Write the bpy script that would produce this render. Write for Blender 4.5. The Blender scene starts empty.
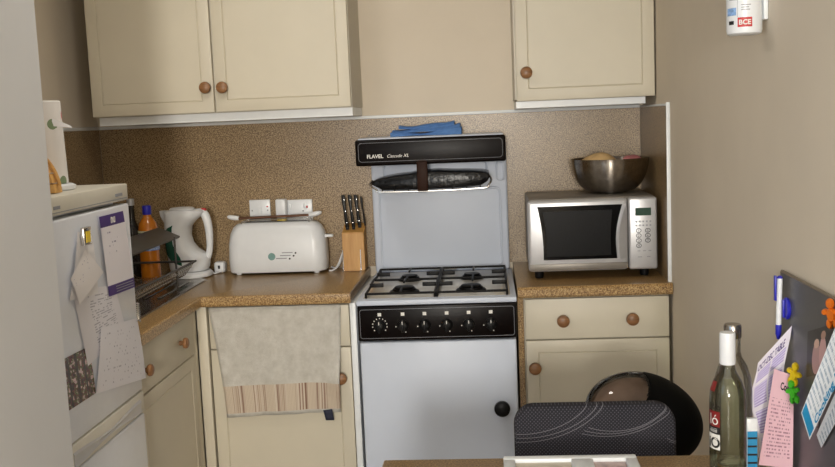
import bpy, bmesh, math, random
from mathutils import Vector, Matrix
random.seed(7)
PI = math.pi
scn = bpy.context.scene
COL = scn.collection

# ------------------------------------------------------------------ camera, world, light, exposure
cam_d = bpy.data.cameras.new('camera')
cam_d.sensor_fit = 'HORIZONTAL'
cam_d.sensor_width = 36.0
cam_d.lens = 41.78
cam_d.clip_start = 0.05
cam = bpy.data.objects.new('camera', cam_d)
COL.objects.link(cam)
YAW, PITCH, ROLL = 0.0753, 0.1163, -0.0419
_fw = Vector((-math.sin(YAW) * math.cos(PITCH), math.cos(YAW) * math.cos(PITCH), -math.sin(PITCH)))
_r0 = Vector((math.cos(YAW), math.sin(YAW), 0))
_u0 = _r0.cross(_fw)
_r = math.cos(ROLL) * _r0 + math.sin(ROLL) * _u0
_u = -math.sin(ROLL) * _r0 + math.cos(ROLL) * _u0
_m = Matrix((_r, _u, -_fw)).transposed().to_4x4()
_m.translation = Vector((0, -3.8495, 1.4772))
cam.matrix_world = _m
scn.camera = cam

world = bpy.data.worlds.new('world')
scn.world = world
world.use_nodes = True
world.node_tree.nodes['Background'].inputs[0].default_value = (0.75, 0.85, 1.0, 1)
world.node_tree.nodes['Background'].inputs[1].default_value = 0.6

def area(name, loc, target, sx, sy, energy, col):
    d = bpy.data.lights.new(name, 'AREA')
    d.shape = 'RECTANGLE'
    d.size, d.size_y, d.energy, d.color = sx, sy, energy, col
    o = bpy.data.objects.new(name, d)
    COL.objects.link(o)
    o.location = loc
    o.rotation_euler = (Vector(target) - Vector(loc)).to_track_quat('-Z', 'Y').to_euler()
    return o
# daylight through the tall narrow window in the far rear wall, well behind the camera
area('rear_window_daylight', (-0.12, -7.42, 1.62), (-0.2, 0, 1.15), 0.42, 0.75, 158, (1.0, 0.955, 0.88))
# cool daylight through the side window left of the camera
area('side_window_daylight', (-0.95, -3.45, 1.55), (0.6, -3.1, 1.35), 0.8, 0.9, 6.0, (0.42, 0.68, 1.0))
# weak unseen ceiling lamp, added as fill for the left cabinets
area('ceiling_fill_light', (-0.80, -1.25, 2.295), (-0.80, -1.15, 0), 0.22, 0.22, 5.5, (1.0, 0.95, 0.88))
# camera flash: a small lamp beside the lens
_fl = bpy.data.lights.new('camera_flash', 'AREA')
_fl.shape = 'DISK'; _fl.size = 0.05; _fl.energy = 4.5; _fl.color = (1.0, 0.95, 0.88)
_flo = bpy.data.objects.new('camera_flash', _fl)
COL.objects.link(_flo)
_flo.location = (0.09, -3.84, 1.50)
_flo.rotation_euler = (Vector((0.0, 0, 1.1)) - _flo.location).to_track_quat('-Z', 'Y').to_euler()

vs = scn.view_settings
vs.view_transform = 'Standard'
vs.look = 'None'
vs.gamma = 1.0
vs.use_curve_mapping = False
vs.exposure = -0.07

# ------------------------------------------------------------------ materials
def lin(c):
    out = []
    for v in c[:3]:
        v /= 255.0
        out.append(v / 12.92 if v <= 0.04045 else ((v + 0.055) / 1.055) ** 2.4)
    return (*out, 1.0)

class N:
    """tiny node helper"""
    def __init__(self, name):
        self.mat = bpy.data.materials.new(name)
        self.mat.use_nodes = True
        self.t = self.mat.node_tree
        self.b = self.t.nodes['Principled BSDF']
        self.out = self.t.nodes['Material Output']
    def n(self, typ, **kw):
        x = self.t.nodes.new(typ)
        for k, v in kw.items():
            setattr(x, k, v)
        return x
    def l(self, a, b):
        self.t.links.new(a, b)
    def put(self, sock, v):
        if hasattr(v, 'is_output'):
            self.l(v, sock)
        else:
            sock.default_value = v
    def math(self, op, a, b=0.0, c=0.0):
        x = self.n('ShaderNodeMath', operation=op)
        self.put(x.inputs[0], a); self.put(x.inputs[1], b); self.put(x.inputs[2], c)
        return x.outputs[0]
    def mix(self, f, a, b):
        x = self.n('ShaderNodeMix', data_type='RGBA')
        self.put(x.inputs[0], f); self.put(x.inputs[6], a); self.put(x.inputs[7], b)
        return x.outputs[2]
    def uv(self):
        x = self.n('ShaderNodeTexCoord')
        s = self.n('ShaderNodeSeparateXYZ')
        self.l(x.outputs['UV'], s.inputs[0])
        return s.outputs[0], s.outputs[1], x.outputs['UV']
    def obj(self):
        x = self.n('ShaderNodeTexCoord')
        return x.outputs['Object']
    def noise(self, vec, scale, detail=2.0, rough=0.5):
        x = self.n('ShaderNodeTexNoise')
        self.l(vec, x.inputs['Vector'])
        x.inputs['Scale'].default_value = scale
        x.inputs['Detail'].default_value = detail
        x.inputs['Roughness'].default_value = rough
        return x.outputs[0]
    def ramp(self, f, stops, interp='LINEAR'):
        x = self.n('ShaderNodeValToRGB')
        x.color_ramp.interpolation = interp
        e = x.color_ramp.elements
        while len(e) < len(stops):
            e.new(0.5)
        for i, (pos, col) in enumerate(stops):
            e[i].position = pos; e[i].color = col
        self.l(f, x.inputs[0])
        return x.outputs[0]
    def bump(self, h, strength=0.2, dist=0.002):
        x = self.n('ShaderNodeBump')
        x.inputs['Strength'].default_value = strength
        x.inputs['Distance'].default_value = dist
        self.l(h, x.inputs['Height'])
        self.l(x.outputs[0], self.b.inputs['Normal'])
    def rect(self, u, v, u0, u1, v0, v1):
        a = self.math('MULTIPLY', self.math('GREATER_THAN', u, u0), self.math('LESS_THAN', u, u1))
        b = self.math('MULTIPLY', self.math('GREATER_THAN', v, v0), self.math('LESS_THAN', v, v1))
        return self.math('MULTIPLY', a, b)
    def ellipse(self, u, v, cu, cv, ru, rv):
        a = self.math('POWER', self.math('DIVIDE', self.math('SUBTRACT', u, cu), ru), 2.0)
        b = self.math('POWER', self.math('DIVIDE', self.math('SUBTRACT', v, cv), rv), 2.0)
        return self.math('LESS_THAN', self.math('ADD', a, b), 1.0)

def plain(name, col, rough=0.5, metal=0.0, vary=0.06, scale=30.0, bump=0.0, bscale=200.0, coat=0.0, spec=0.5):
    k = N(name)
    c = lin(col)
    o = k.obj()
    nz = k.noise(o, scale, 3.0)
    c0 = tuple(x * (1 - vary) for x in c[:3]) + (1,)
    c1 = tuple(min(1, x * (1 + vary)) for x in c[:3]) + (1,)
    k.l(k.ramp(nz, [(0.3, c0), (0.7, c1)]), k.b.inputs['Base Color'])
    k.b.inputs['Roughness'].default_value = rough
    k.b.inputs['Metallic'].default_value = metal
    k.b.inputs['Specular IOR Level'].default_value = spec
    if coat:
        k.b.inputs['Coat Weight'].default_value = coat
        k.b.inputs['Coat Roughness'].default_value = 0.08
    if bump:
        k.bump(k.noise(o, bscale, 2.0), bump)
    return k.mat

def speckle(name, dark, mid, light, scale, rough):
    k = N(name)
    o = k.obj()
    n1 = k.noise(o, scale, 2.0, 0.65)
    n2 = k.noise(o, 6.0, 2.0)
    c = k.ramp(n1, [(0.40, lin(dark)), (0.48, lin(mid)), (0.54, lin(mid)), (0.61, lin(light))])
    k.l(k.mix(k.math('MULTIPLY', n2, 0.18), c, lin(mid)), k.b.inputs['Base Color'])
    k.b.inputs['Roughness'].default_value = rough
    return k.mat

def wood(name, dark, light, scale=1.0, axis=2, rough=0.45):
    k = N(name)
    mp = k.n('ShaderNodeMapping')
    s = [60 * scale] * 3
    s[axis] = 5 * scale
    mp.inputs['Scale'].default_value = s
    k.l(k.obj(), mp.inputs[0])
    nz = k.noise(mp.outputs[0], 1.0, 4.0, 0.6)
    k.l(k.ramp(nz, [(0.3, lin(dark)), (0.7, lin(light))]), k.b.inputs['Base Color'])
    k.b.inputs['Roughness'].default_value = rough
    return k.mat

def clear(name, tint, gloss=0.5, rough=0.02, alpha_dark=1.0):
    """thin clear plastic or glass: tinted see-through film plus a clear reflection"""
    k = N(name)
    tr = k.n('ShaderNodeBsdfTransparent')
    tr.inputs[0].default_value = lin(tint)
    gl = k.n('ShaderNodeBsdfGlossy')
    gl.inputs['Roughness'].default_value = rough
    fr = k.n('ShaderNodeFresnel')
    fr.inputs[0].default_value = 1.5
    mx = k.n('ShaderNodeMixShader')
    k.l(k.math('MULTIPLY', fr.outputs[0], gloss), mx.inputs[0])
    k.l(tr.outputs[0], mx.inputs[1]); k.l(gl.outputs[0], mx.inputs[2])
    k.l(mx.outputs[0], k.out.inputs[0])
    return k.mat

def printed(name, paper, ink, rows=22, u0=0.1, u1=0.9, v0=0.06, v1=0.9, words=26.0, cover=0.5, rough=0.6, bands=()):
    """paper with rows of small type; bands = (v0, v1, colour)"""
    k = N(name)
    u, v, uv = k.uv()
    row = k.math('FLOOR', k.math('MULTIPLY', v, float(rows)))
    fr = k.math('FRACT', k.math('MULTIPLY', v, float(rows)))
    cmb = k.n('ShaderNodeCombineXYZ')
    k.l(k.math('MULTIPLY', u, words), cmb.inputs[0])
    k.l(k.math('MULTIPLY', row, 7.31), cmb.inputs[1])
    nz = k.noise(cmb.outputs[0], 1.0, 1.0)
    ink_m = k.math('MULTIPLY', k.math('GREATER_THAN', fr, 0.55), k.math('GREATER_THAN', nz, 1 - cover))
    ink_m = k.math('MULTIPLY', ink_m, k.rect(u, v, u0, u1, v0, v1))
    c = k.mix(ink_m, lin(paper), lin(ink))
    for (a, b, colr) in bands:
        c = k.mix(k.rect(u, v, -1, 2, a, b), c, lin(colr))
    k.l(c, k.b.inputs['Base Color'])
    k.b.inputs['Roughness'].default_value = rough
    return k.mat

M = {}
M['wall'] = plain('wall_paint', (219, 207, 188), 0.7, vary=0.025, scale=4, bump=0.05, bscale=120)
M['wall_grey'] = plain('partition_paint', (216, 218, 221), 0.7, vary=0.02, scale=4, bump=0.05, bscale=120)
M['ceiling'] = plain('ceiling_paint', (236, 232, 222), 0.8, vary=0.02, scale=4)
M['floor'] = plain('floor_vinyl', (128, 112, 94), 0.5, vary=0.1, scale=9)
M['trim'] = plain('white_gloss_trim', (232, 235, 236), 0.35, vary=0.02)
M['lam'] = speckle('speckled_laminate', (104, 76, 42), (164, 130, 84), (200, 172, 122), 240, 0.28)
M['lam_wall'] = speckle('speckled_splashback', (86, 66, 42), (146, 122, 88), (182, 158, 120), 240, 0.33)
M['cream'] = plain('cream_paint', (206, 198, 178), 0.45, vary=0.02, scale=6)
M['carcass'] = plain('cream_carcass', (203, 196, 180), 0.5, vary=0.02)
M['knobwood'] = wood('knob_wood', (112, 76, 46), (154, 110, 70), 2.0, 0, 0.4)
M['enamel'] = plain('white_enamel', (203, 211, 225), 0.36, vary=0.012, scale=6, spec=0.35)
M['enamel_black'] = plain('black_enamel', (12, 6, 5), 0.34, vary=0.2, scale=10, spec=0.12)
M['brown_plastic'] = plain('dark_brown_plastic', (44, 24, 14), 0.5, spec=0.12)
M['iron'] = plain('black_iron', (10, 9, 9), 0.5, vary=0.2, scale=60, spec=0.25)
M['chrome'] = plain('chrome', (210, 208, 205), 0.16, 1.0, vary=0.03)
M['steel'] = plain('brushed_steel', (172, 166, 158), 0.24, 1.0, vary=0.08, scale=90)
M['silver'] = plain('silver_plastic', (196, 196, 198), 0.34, 0.45, vary=0.03)
M['mw_top'] = plain('grey_casing', (128, 122, 114), 0.42, 0.3, vary=0.04)
M['blackglass'] = plain('black_window_glass', (7, 7, 8), 0.12, vary=0.1, spec=0.2)
M['mesh_grey'] = plain('window_mesh_grey', (11, 11, 12), 0.3, vary=0.6, scale=350, spec=0.12)
M['white_plastic'] = plain('white_plastic', (230, 233, 236), 0.3, vary=0.015)
M['fridge_white'] = plain('fridge_white', (228, 232, 240), 0.25, vary=0.012)
M['fridge_cream'] = plain('fridge_trim_cream', (216, 212, 198), 0.32, vary=0.015)
M['grey_print'] = plain('grey_print', (150, 152, 158), 0.5)
M['black'] = plain('black_plastic', (12, 12, 13), 0.4, vary=0.15, spec=0.25)
M['white_print'] = plain('white_print', (228, 226, 220), 0.5)
M['black_print'] = plain('black_print', (20, 20, 22), 0.6)
M['teal_print'] = plain('teal_print', (120, 160, 155), 0.5)
M['red'] = plain('red_print', (190, 38, 40), 0.45)
M['maroon'] = plain('maroon_print', (126, 30, 28), 0.4)
M['pale_blue'] = plain('pale_blue_print', (128, 164, 210), 0.5, vary=0.4, scale=140)
M['blue'] = plain('blue_plastic', (38, 40, 175), 0.35)
M['yellow'] = plain('yellow_plastic', (232, 200, 30), 0.4)
M['green'] = plain('green_plastic', (72, 190, 45), 0.4)
M['orange'] = plain('orange_plastic', (235, 120, 25), 0.4)
M['purple'] = plain('purple_print', (72, 48, 120), 0.5)
M['darkgreen'] = plain('kettle_window_green', (40, 92, 76), 0.25, vary=0.25, scale=20)
M['display'] = plain('green_display', (40, 72, 58), 0.2)
M['board'] = plain('grey_magnet_board', (104, 104, 106), 0.36, 0.5, vary=0.03, scale=8)
M['board_edge'] = plain('board_edge', (120, 108, 92), 0.45, vary=0.05)
M['wirecoat'] = plain('dark_grey_wire', (70, 68, 66), 0.35, 0.6)
M['shelf_grey'] = plain('dark_grey_shelf', (74, 70, 66), 0.4, 0.3, vary=0.08)
M['blockwood'] = wood('knife_block_wood', (182, 130, 62), (206, 158, 88), 1.0, 2, 0.45)
M['pinewood'] = wood('pine_wood', (196, 142, 72), (226, 178, 106), 1.0, 0, 0.5)
M['stickwood'] = wood('brown_stick', (84, 52, 34), (112, 74, 48), 1.0, 0, 0.5)
M['bluecloth'] = plain('blue_cloth', (84, 124, 178), 0.9, vary=0.12, scale=60, bump=0.5, bscale=500)
M['tag_navy'] = plain('navy_tag', (34, 38, 60), 0.7)
M['helmet'] = plain('matt_black_shell', (6, 6, 6), 0.6, vary=0.2, spec=0.1)
M['helmet_edge'] = plain('rubber_edge', (12, 17, 14), 0.6)
M['liner'] = plain('helmet_liner', (196, 172, 156), 0.8, vary=0.25, scale=14)
M['visor'] = clear('smoked_visor', (206, 202, 198), 0.9, 0.04)
M['glass_green'] = clear('pale_green_glass', (250, 252, 247), 0.8)
M['glass_clear'] = clear('clear_glass', (250, 251, 248), 0.8)
M['liquid'] = clear('pale_liquid', (249, 251, 242), 0.35)
M['dark_glass'] = plain('dark_bottle_glass', (34, 30, 28), 0.1, vary=0.2)
M['juice'] = plain('orange_juice', (192, 112, 20), 0.15, vary=0.08, coat=0.4)
M['label_green'] = printed('juice_label', (224, 226, 196), (38, 84, 50), rows=5, u0=0, u1=1, v0=0.1, v1=0.95, words=60, cover=0.62)
M['label_blue'] = printed('juice_label_low', (120, 150, 205), (235, 240, 250), rows=4, u0=0, u1=1, v0=0.1, v1=0.95, words=40, cover=0.5)
M['paper'] = plain('white_paper', (232, 230, 232), 0.75, vary=0.02, scale=12)
M['paper_form'] = printed('form_paper', (226, 224, 230), (168, 165, 176), rows=18, words=30, cover=0.36)
M['paper_note'] = printed('note_paper', (230, 226, 226), (188, 184, 196), rows=14, words=16, cover=0.36, v0=0.45, v1=0.9)
M['paper_table'] = printed('list_paper', (226, 224, 230), (172, 170, 180), rows=26, words=12, cover=0.5, u0=0.3, u1=0.85)
M['notepad'] = printed('notepad', (234, 230, 236), (160, 155, 175), rows=24, words=14, cover=0.4, u0=0.15, u1=0.6, v0=0.5, v1=0.8,
                       bands=[(0.86, 1.1, (70, 46, 118)), (-0.1, 0.13, (70, 46, 118))])
M['pink'] = printed('pink_paper', (222, 180, 190), (160, 118, 132), rows=26, words=22, cover=0.5, u0=0.12, u1=0.9, v0=0.08, v1=0.72)
M['leaflet'] = printed('leaflet_paper', (226, 232, 238), (160, 176, 194), rows=18, words=30, cover=0.56, u0=0.3, u1=0.97, v0=0.04, v1=0.98)
M['leaflet_blue'] = plain('leaflet_blue', (36, 140, 190), 0.5)
M['kitchen_roll'] = N('kitchen_roll_paper').mat

def finish_special():
    k = N('brushed_bowl_steel')
    k.l(k.ramp(k.noise(k.obj(), 60.0, 3.0), [(0.3, lin((150, 142, 132))), (0.7, lin((172, 164, 154)))]), k.b.inputs['Base Color'])
    k.b.inputs['Metallic'].default_value = 1.0; k.b.inputs['Roughness'].default_value = 0.26
    k.b.inputs['Anisotropic'].default_value = 0.95
    k.b.inputs['Anisotropic Rotation'].default_value = 0.25
    tg = k.n('ShaderNodeTangent'); tg.direction_type = 'RADIAL'; tg.axis = 'Z'
    k.l(tg.outputs[0], k.b.inputs['Tangent'])
    M['bowl_steel'] = k.mat
    # kitchen roll: white paper with scattered pink and green motifs
    k = N('kitchen_roll_paper_print')
    o = k.obj()
    v = k.n('ShaderNodeTexVoronoi'); v.inputs['Scale'].default_value = 19.0
    k.l(o, v.inputs['Vector'])
    m = k.math('LESS_THAN', v.outputs['Distance'], 0.26)
    cc = k.ramp(k.noise(v.outputs['Position'], 40.0), [(0.0, lin((205, 120, 122))), (0.5, lin((128, 146, 112)))], 'CONSTANT')
    k.l(k.mix(m, lin((232, 228, 224)), cc), k.b.inputs['Base Color'])
    k.b.inputs['Roughness'].default_value = 0.9
    M['kitchen_roll'] = k.mat
    # towel: oatmeal terry, striped band near the hem (UV v)
    k = N('terry_towel')
    u, vv, uv = k.uv()
    band = k.rect(u, vv, -1, 2, 0.035, 0.285)
    nz = k.noise(k.obj(), 22.0, 4.0, 0.7)
    base = k.ramp(nz, [(0.3, lin((186, 182, 172))), (0.7, lin((210, 207, 199)))])
    cmb = k.n('ShaderNodeCombineXYZ'); k.l(k.math('MULTIPLY', u, 42.0), cmb.inputs[0])
    s1 = k.noise(cmb.outputs[0], 1.0, 2.0, 0.7)
    st = k.ramp(s1, [(0.40, lin((132, 100, 84))), (0.50, lin((200, 184, 164))), (0.62, lin((216, 206, 190)))])
    grp = k.math('GREATER_THAN', k.math('FRACT', k.math('MULTIPLY', u, 5.6)), 0.42)
    st2 = k.mix(grp, lin((208, 194, 174)), st)
    fine = k.math('GREATER_THAN', k.math('FRACT', k.math('MULTIPLY', u, 78.0)), 0.62)
    st3 = k.mix(k.math('MULTIPLY', fine, 0.35), st2, lin((168, 140, 122)))
    k.l(k.mix(band, base, st3), k.b.inputs['Base Color'])
    k.b.inputs['Roughness'].default_value = 0.95
    k.bump(k.noise(k.obj(), 420.0, 2.0), 0.6, 0.003)
    M['towel'] = k.mat
    # chair cloth: charcoal with a grid of pale dots and sweeping arcs
    k = N('chair_cloth')
    o = k.obj()
    s = k.n('ShaderNodeSeparateXYZ'); k.l(o, s.inputs[0])
    x, z = s.outputs[0], s.outputs[2]
    g = 0.0085
    rowi = k.math('FLOOR', k.math('DIVIDE', z, g / 2))
    off = k.math('MULTIPLY', k.math('FLOORED_MODULO', rowi, 2.0), 0.5)
    fx = k.math('SUBTRACT', k.math('FRACT', k.math('ADD', k.math('DIVIDE', x, g), off)), 0.5)
    fz = k.math('MULTIPLY', k.math('SUBTRACT', k.math('FRACT', k.math('DIVIDE', z, g / 2)), 0.5), 0.5)
    d2 = k.math('ADD', k.math('MULTIPLY', fx, fx), k.math('MULTIPLY', fz, fz))
    dots = k.math('LESS_THAN', d2, 0.028)
    c = k.mix(dots, lin((44, 43, 48)), lin((84, 82, 89)))
    arcs = None
    for cx, cz, r in ((-0.17, 0.868, 0.18), (-0.165, 0.873, 0.20), (-0.17, 0.878, 0.22), (0.045, 0.838, 0.135), (0.035, 0.843, 0.15), (0.03, 0.853, 0.172), (0.225, 0.788, 0.11), (0.23, 0.798, 0.13)):
        dd = k.math('SQRT', k.math('ADD', k.math('POWER', k.math('SUBTRACT', x, cx), 2.0), k.math('MULTIPLY', k.math('POWER', k.math('SUBTRACT', z, cz), 2.0), 1.9)))
        a = k.math('LESS_THAN', k.math('ABSOLUTE', k.math('SUBTRACT', dd, r)), 0.0009)
        a = k.math('MULTIPLY', a, k.math('GREATER_THAN', x, cx - 0.06))
        arcs = a if arcs is None else k.math('MAXIMUM', arcs, a)
    k.l(k.mix(k.math('MULTIPLY', arcs, 0.5), c, lin((150, 148, 154))), k.b.inputs['Base Color'])
    k.b.inputs['Roughness'].default_value = 0.9
    k.b.inputs['Specular IOR Level'].default_value = 0.2
    M['chaircloth'] = k.mat
    # photograph of two people on a dark ground
    k = N('photo_two_people')
    u, v, uv = k.uv()
    c = lin((34, 30, 32))
    for e, colr in (((0.34, 0.36, 0.15, 0.34), (196, 150, 146)), ((0.34, 0.68, 0.09, 0.10), (228, 186, 164)), ((0.56, 0.44, 0.12, 0.36), (222, 172, 168)), ((0.57, 0.82, 0.08, 0.095), (198, 154, 132))):
        c = k.mix(k.ellipse(u, v, *e), c, lin(colr))
    k.l(c, k.b.inputs['Base Color']); k.b.inputs['Roughness'].default_value = 0.3
    M['photo_people'] = k.mat
    # woodland photograph on the fridge
    k = N('photo_woodland')
    u, v, uv = k.uv()
    nz = k.noise(uv, 9.0, 2.0, 0.6)
    c = k.ramp(nz, [(0.36, lin((30, 18, 20))), (0.46, lin((112, 62, 70))), (0.54, lin((70, 96, 46))), (0.62, lin((206, 176, 178)))])
    tr = None
    for a, b in ((0.18, 0.24), (0.44, 0.52), (0.72, 0.78)):
        m = k.rect(u, v, a, b, 0, 1)
        tr = m if tr is None else k.math('MAXIMUM', tr, m)
    k.l(k.mix(tr, c, lin((48, 30, 32))), k.b.inputs['Base Color']); k.b.inputs['Roughness'].default_value = 0.25
    M['photo_wood'] = k.mat
    # term calendar: lilac table with white gaps
    k = N('calendar_print')
    u, v, uv = k.uv()
    f1 = k.math('FRACT', k.math('MULTIPLY', v, 4.0))
    band = k.math('MULTIPLY', k.math('LESS_THAN', f1, 0.82), k.rect(u, v, 0.08, 0.93, 0.03, 0.86))
    f2 = k.math('GREATER_THAN', k.math('FRACT', k.math('MULTIPLY', v, 40.0)), 0.5)
    colr = k.mix(f2, lin((168, 150, 204)), lin((212, 204, 232)))
    gap = k.math('GREATER_THAN', k.math('ABSOLUTE', k.math('SUBTRACT', u, 0.5)), 0.025)
    k.l(k.mix(k.math('MULTIPLY', band, gap), lin((226, 220, 232)), colr), k.b.inputs['Base Color'])
    k.b.inputs['Roughness'].default_value = 0.6
    M['calendar'] = k.mat
    # drainer steel
    k = N('drainer_steel')
    k.l(k.ramp(k.noise(k.obj(), 25.0, 3.0), [(0.3, lin((120, 116, 112))), (0.7, lin((150, 146, 140)))]), k.b.inputs['Base Color'])
    k.b.inputs['Metallic'].default_value = 1.0; k.b.inputs['Roughness'].default_value = 0.2
    M['drainer'] = k.mat
    # back-of-bag contents in the bowl
    M['bread'] = plain('bread_roll', (206, 172, 120), 0.8, vary=0.15, scale=40)
    M['pic_sand'] = plain('sand_print', (190, 178, 156), 0.3, vary=0.12, scale=30)
    M['pic_rose'] = plain('rose_print', (186, 160, 156), 0.3, vary=0.3, scale=40)
    M['pinkbag'] = plain('pink_wrapper', (178, 110, 112), 0.4, vary=0.15, scale=40)
    M['crumpled'] = plain('black_crumpled_enamel', (7, 6, 7), 0.25, vary=0.3, scale=40, bump=0.8, bscale=60, spec=0.22)
    M['hob'] = plain('hob_enamel', (214, 210, 202), 0.2, 0.2, vary=0.03)
    M['fill_shade'] = N('fill_lamp_glass').mat  # shade of the added ceiling fitting
    g = M['fill_shade'].node_tree.nodes['Principled BSDF']
    g.inputs['Base Color'].default_value = lin((240, 232, 214)); g.inputs['Roughness'].default_value = 0.5
finish_special()

# ------------------------------------------------------------------ geometry helpers
def new():
    return bmesh.new()

def box(bm, x0, x1, y0, y1, z0, z1, bev=0.0, seg=2):
    x0, x1 = min(x0, x1), max(x0, x1); y0, y1 = min(y0, y1), max(y0, y1); z0, z1 = min(z0, z1), max(z0, z1)
    m = Matrix.Translation(((x0 + x1) / 2, (y0 + y1) / 2, (z0 + z1) / 2)) @ Matrix.Diagonal((x1 - x0, y1 - y0, z1 - z0, 1))
    r = bmesh.ops.create_cube(bm, size=1.0, matrix=m)
    if bev:
        es = list({e for v in r['verts'] for e in v.link_edges})
        bmesh.ops.bevel(bm, geom=es, offset=bev, segments=seg, affect='EDGES', profile=0.5)
    return bm

def bx(*a, **k):
    return box(new(), *a, **k)

def loft(bm, rings, cap=True):
    R = [[bm.verts.new(p) for p in ring] for ring in rings]
    n = len(R[0])
    for a, b in zip(R, R[1:]):
        for i in range(n):
            bm.faces.new((a[i], a[(i + 1) % n], b[(i + 1) % n], b[i]))
    if cap:
        bm.faces.new(list(reversed(R[0])))
        bm.faces.new(R[-1])
    return bm

def lathe(bm, prof, c, seg=28, axis='Z', cap=True):
    rings = []
    for r, h in prof:
        ring = []
        for i in range(seg):
            t = 2 * PI * i / seg
            a, b = r * math.cos(t), r * math.sin(t)
            if axis == 'Z': ring.append((c[0] + a, c[1] + b, c[2] + h))
            elif axis == '-Y': ring.append((c[0] + a, c[1] - h, c[2] + b))
            elif axis == 'X': ring.append((c[0] + h, c[1] + a, c[2] + b))
            elif axis == '-X': ring.append((c[0] - h, c[1] - a, c[2] + b))
        rings.append(ring)
    return loft(bm, rings, cap)

def tube(bm, pts, r, seg=8, closed=False):
    pts = [Vector(p) for p in pts]
    n = len(pts)
    rings = []
    prev = None
    for i, p in enumerate(pts):
        if closed:
            d = (pts[(i + 1) % n] - pts[i - 1]).normalized()
        else:
            d = (pts[min(i + 1, n - 1)] - pts[max(i - 1, 0)]).normalized()
        if prev is None:
            up = Vector((0, 0, 1)) if abs(d.z) < 0.9 else Vector((1, 0, 0))
            prev = d.cross(up).normalized()
        a = (prev - d * prev.dot(d)).normalized()
        prev = a
        b = d.cross(a)
        rr = r[i] if isinstance(r, (list, tuple)) else r
        rings.append([p + a * rr * math.cos(2 * PI * k / seg) + b * rr * math.sin(2 * PI * k / seg) for k in range(seg)])
    if closed:
        rings.append(rings[0])
        R = [[bm.verts.new(q) for q in ring] for ring in rings[:-1]]
        for i in range(n):
            A, B2 = R[i], R[(i + 1) % n]
            for k in range(seg):
                bm.faces.new((A[k], A[(k + 1) % seg], B2[(k + 1) % seg], B2[k]))
        return bm
    return loft(bm, rings, True)

def smooth_path(pts, n=8):
    pts = [Vector(p) for p in pts]
    out = []
    for i in range(len(pts) - 1):
        p0, p1, p2, p3 = pts[max(i - 1, 0)], pts[i], pts[i + 1], pts[min(i + 2, len(pts) - 1)]
        for k in range(n):
            t = k / n
            out.append(0.5 * ((2 * p1) + (-p0 + p2) * t + (2 * p0 - 5 * p1 + 4 * p2 - p3) * t * t + (-p0 + 3 * p1 - 3 * p2 + p3) * t ** 3))
    out.append(pts[-1])
    return out

def prism(bm, pts, vec, bev=0.0, seg=2):
    """extrude a closed planar outline along vec"""
    v = Vector(vec)
    a = [bm.verts.new(p) for p in pts]
    b = [bm.verts.new(Vector(p) + v) for p in pts]
    n = len(a)
    fs = [bm.faces.new(list(reversed(a))), bm.faces.new(b)]
    for i in range(n):
        fs.append(bm.faces.new((a[i], a[(i + 1) % n], b[(i + 1) % n], b[i])))
    bmesh.ops.recalc_face_normals(bm, faces=fs)
    if bev:
        es = list({e for f in fs[:2] for e in f.edges})
        bmesh.ops.bevel(bm, geom=es, offset=bev, segments=seg, affect='EDGES', profile=0.5)
    return bm

def rrect(w, h, r, n=5):
    """rounded rectangle outline centred on 0"""
    out = []
    for cx, cy, a0 in ((w / 2 - r, h / 2 - r, 0), (-w / 2 + r, h / 2 - r, 90), (-w / 2 + r, -h / 2 + r, 180), (w / 2 - r, -h / 2 + r, 270)):
        for k in range(n + 1):
            a = math.radians(a0 + 90 * k / n)
            out.append((cx + r * math.cos(a), cy + r * math.sin(a)))
    return out

def sheet(bm, fn, nu=8, nv=8):
    """thin sheet with UVs from fn(u, v)"""
    uvl = bm.loops.layers.uv.verify()
    g = [[bm.verts.new(fn(i / nu, j / nv)) for j in range(nv + 1)] for i in range(nu + 1)]
    for i in range(nu):
        for j in range(nv):
            f = bm.faces.new((g[i][j], g[i + 1][j], g[i + 1][j + 1], g[i][j + 1]))
            for lp, (a, b) in zip(f.loops, ((i, j), (i + 1, j), (i + 1, j + 1), (i, j + 1))):
                lp[uvl].uv = (a / nu, b / nv)
    return bm

def quad(bl, br, tr, tl, bulge=0.0, bdir=(0, 0, 0), kind='mid'):
    bl, br, tr, tl, bd = map(Vector, (bl, br, tr, tl, bdir))
    def fn(u, v):
        p = (bl * (1 - u) + br * u) * (1 - v) + (tl * (1 - u) + tr * u) * v
        if kind == 'mid': w = math.sin(PI * v) * 0.7 + math.sin(PI * u) * 0.3
        elif kind == 'low': w = (1 - v) ** 2
        elif kind == 'wave': w = math.sin(2.2 * PI * v + 0.6)
        else: w = 0
        return p + bd * bulge * w
    return fn

ORIGIN = {}
def obj(name, bm, mat, parent=None, label=None, origin=None, smooth=True, angle=38, fixn=True):
    if fixn:
        bmesh.ops.recalc_face_normals(bm, faces=bm.faces[:])
    root = parent
    if parent is not None:
        org = ORIGIN[parent.name]
    else:
        if origin is None:
            xs = [v.co.x for v in bm.verts]; ys = [v.co.y for v in bm.verts]; zs = [v.co.z for v in bm.verts]
            origin = ((min(xs) + max(xs)) / 2, (min(ys) + max(ys)) / 2, min(zs))
        org = Vector(origin)
    bmesh.ops.translate(bm, verts=bm.verts[:], vec=-org)
    me = bpy.data.meshes.new(name)
    bm.to_mesh(me); bm.free()
    if mat: me.materials.append(M[mat] if isinstance(mat, str) else mat)
    if smooth:
        for p in me.polygons: p.use_smooth = True
        me.set_sharp_from_angle(angle=math.radians(angle))
    o = bpy.data.objects.new(name, me)
    COL.objects.link(o)
    if parent is not None:
        o.parent = parent
    else:
        o.location = org
    ORIGIN[o.name] = org
    if label: o['label'] = label
    return o

def tag(o, label, cat, group=None):
    o['label'] = label; o['category'] = cat
    if group: o['group'] = group
    return o

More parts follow.
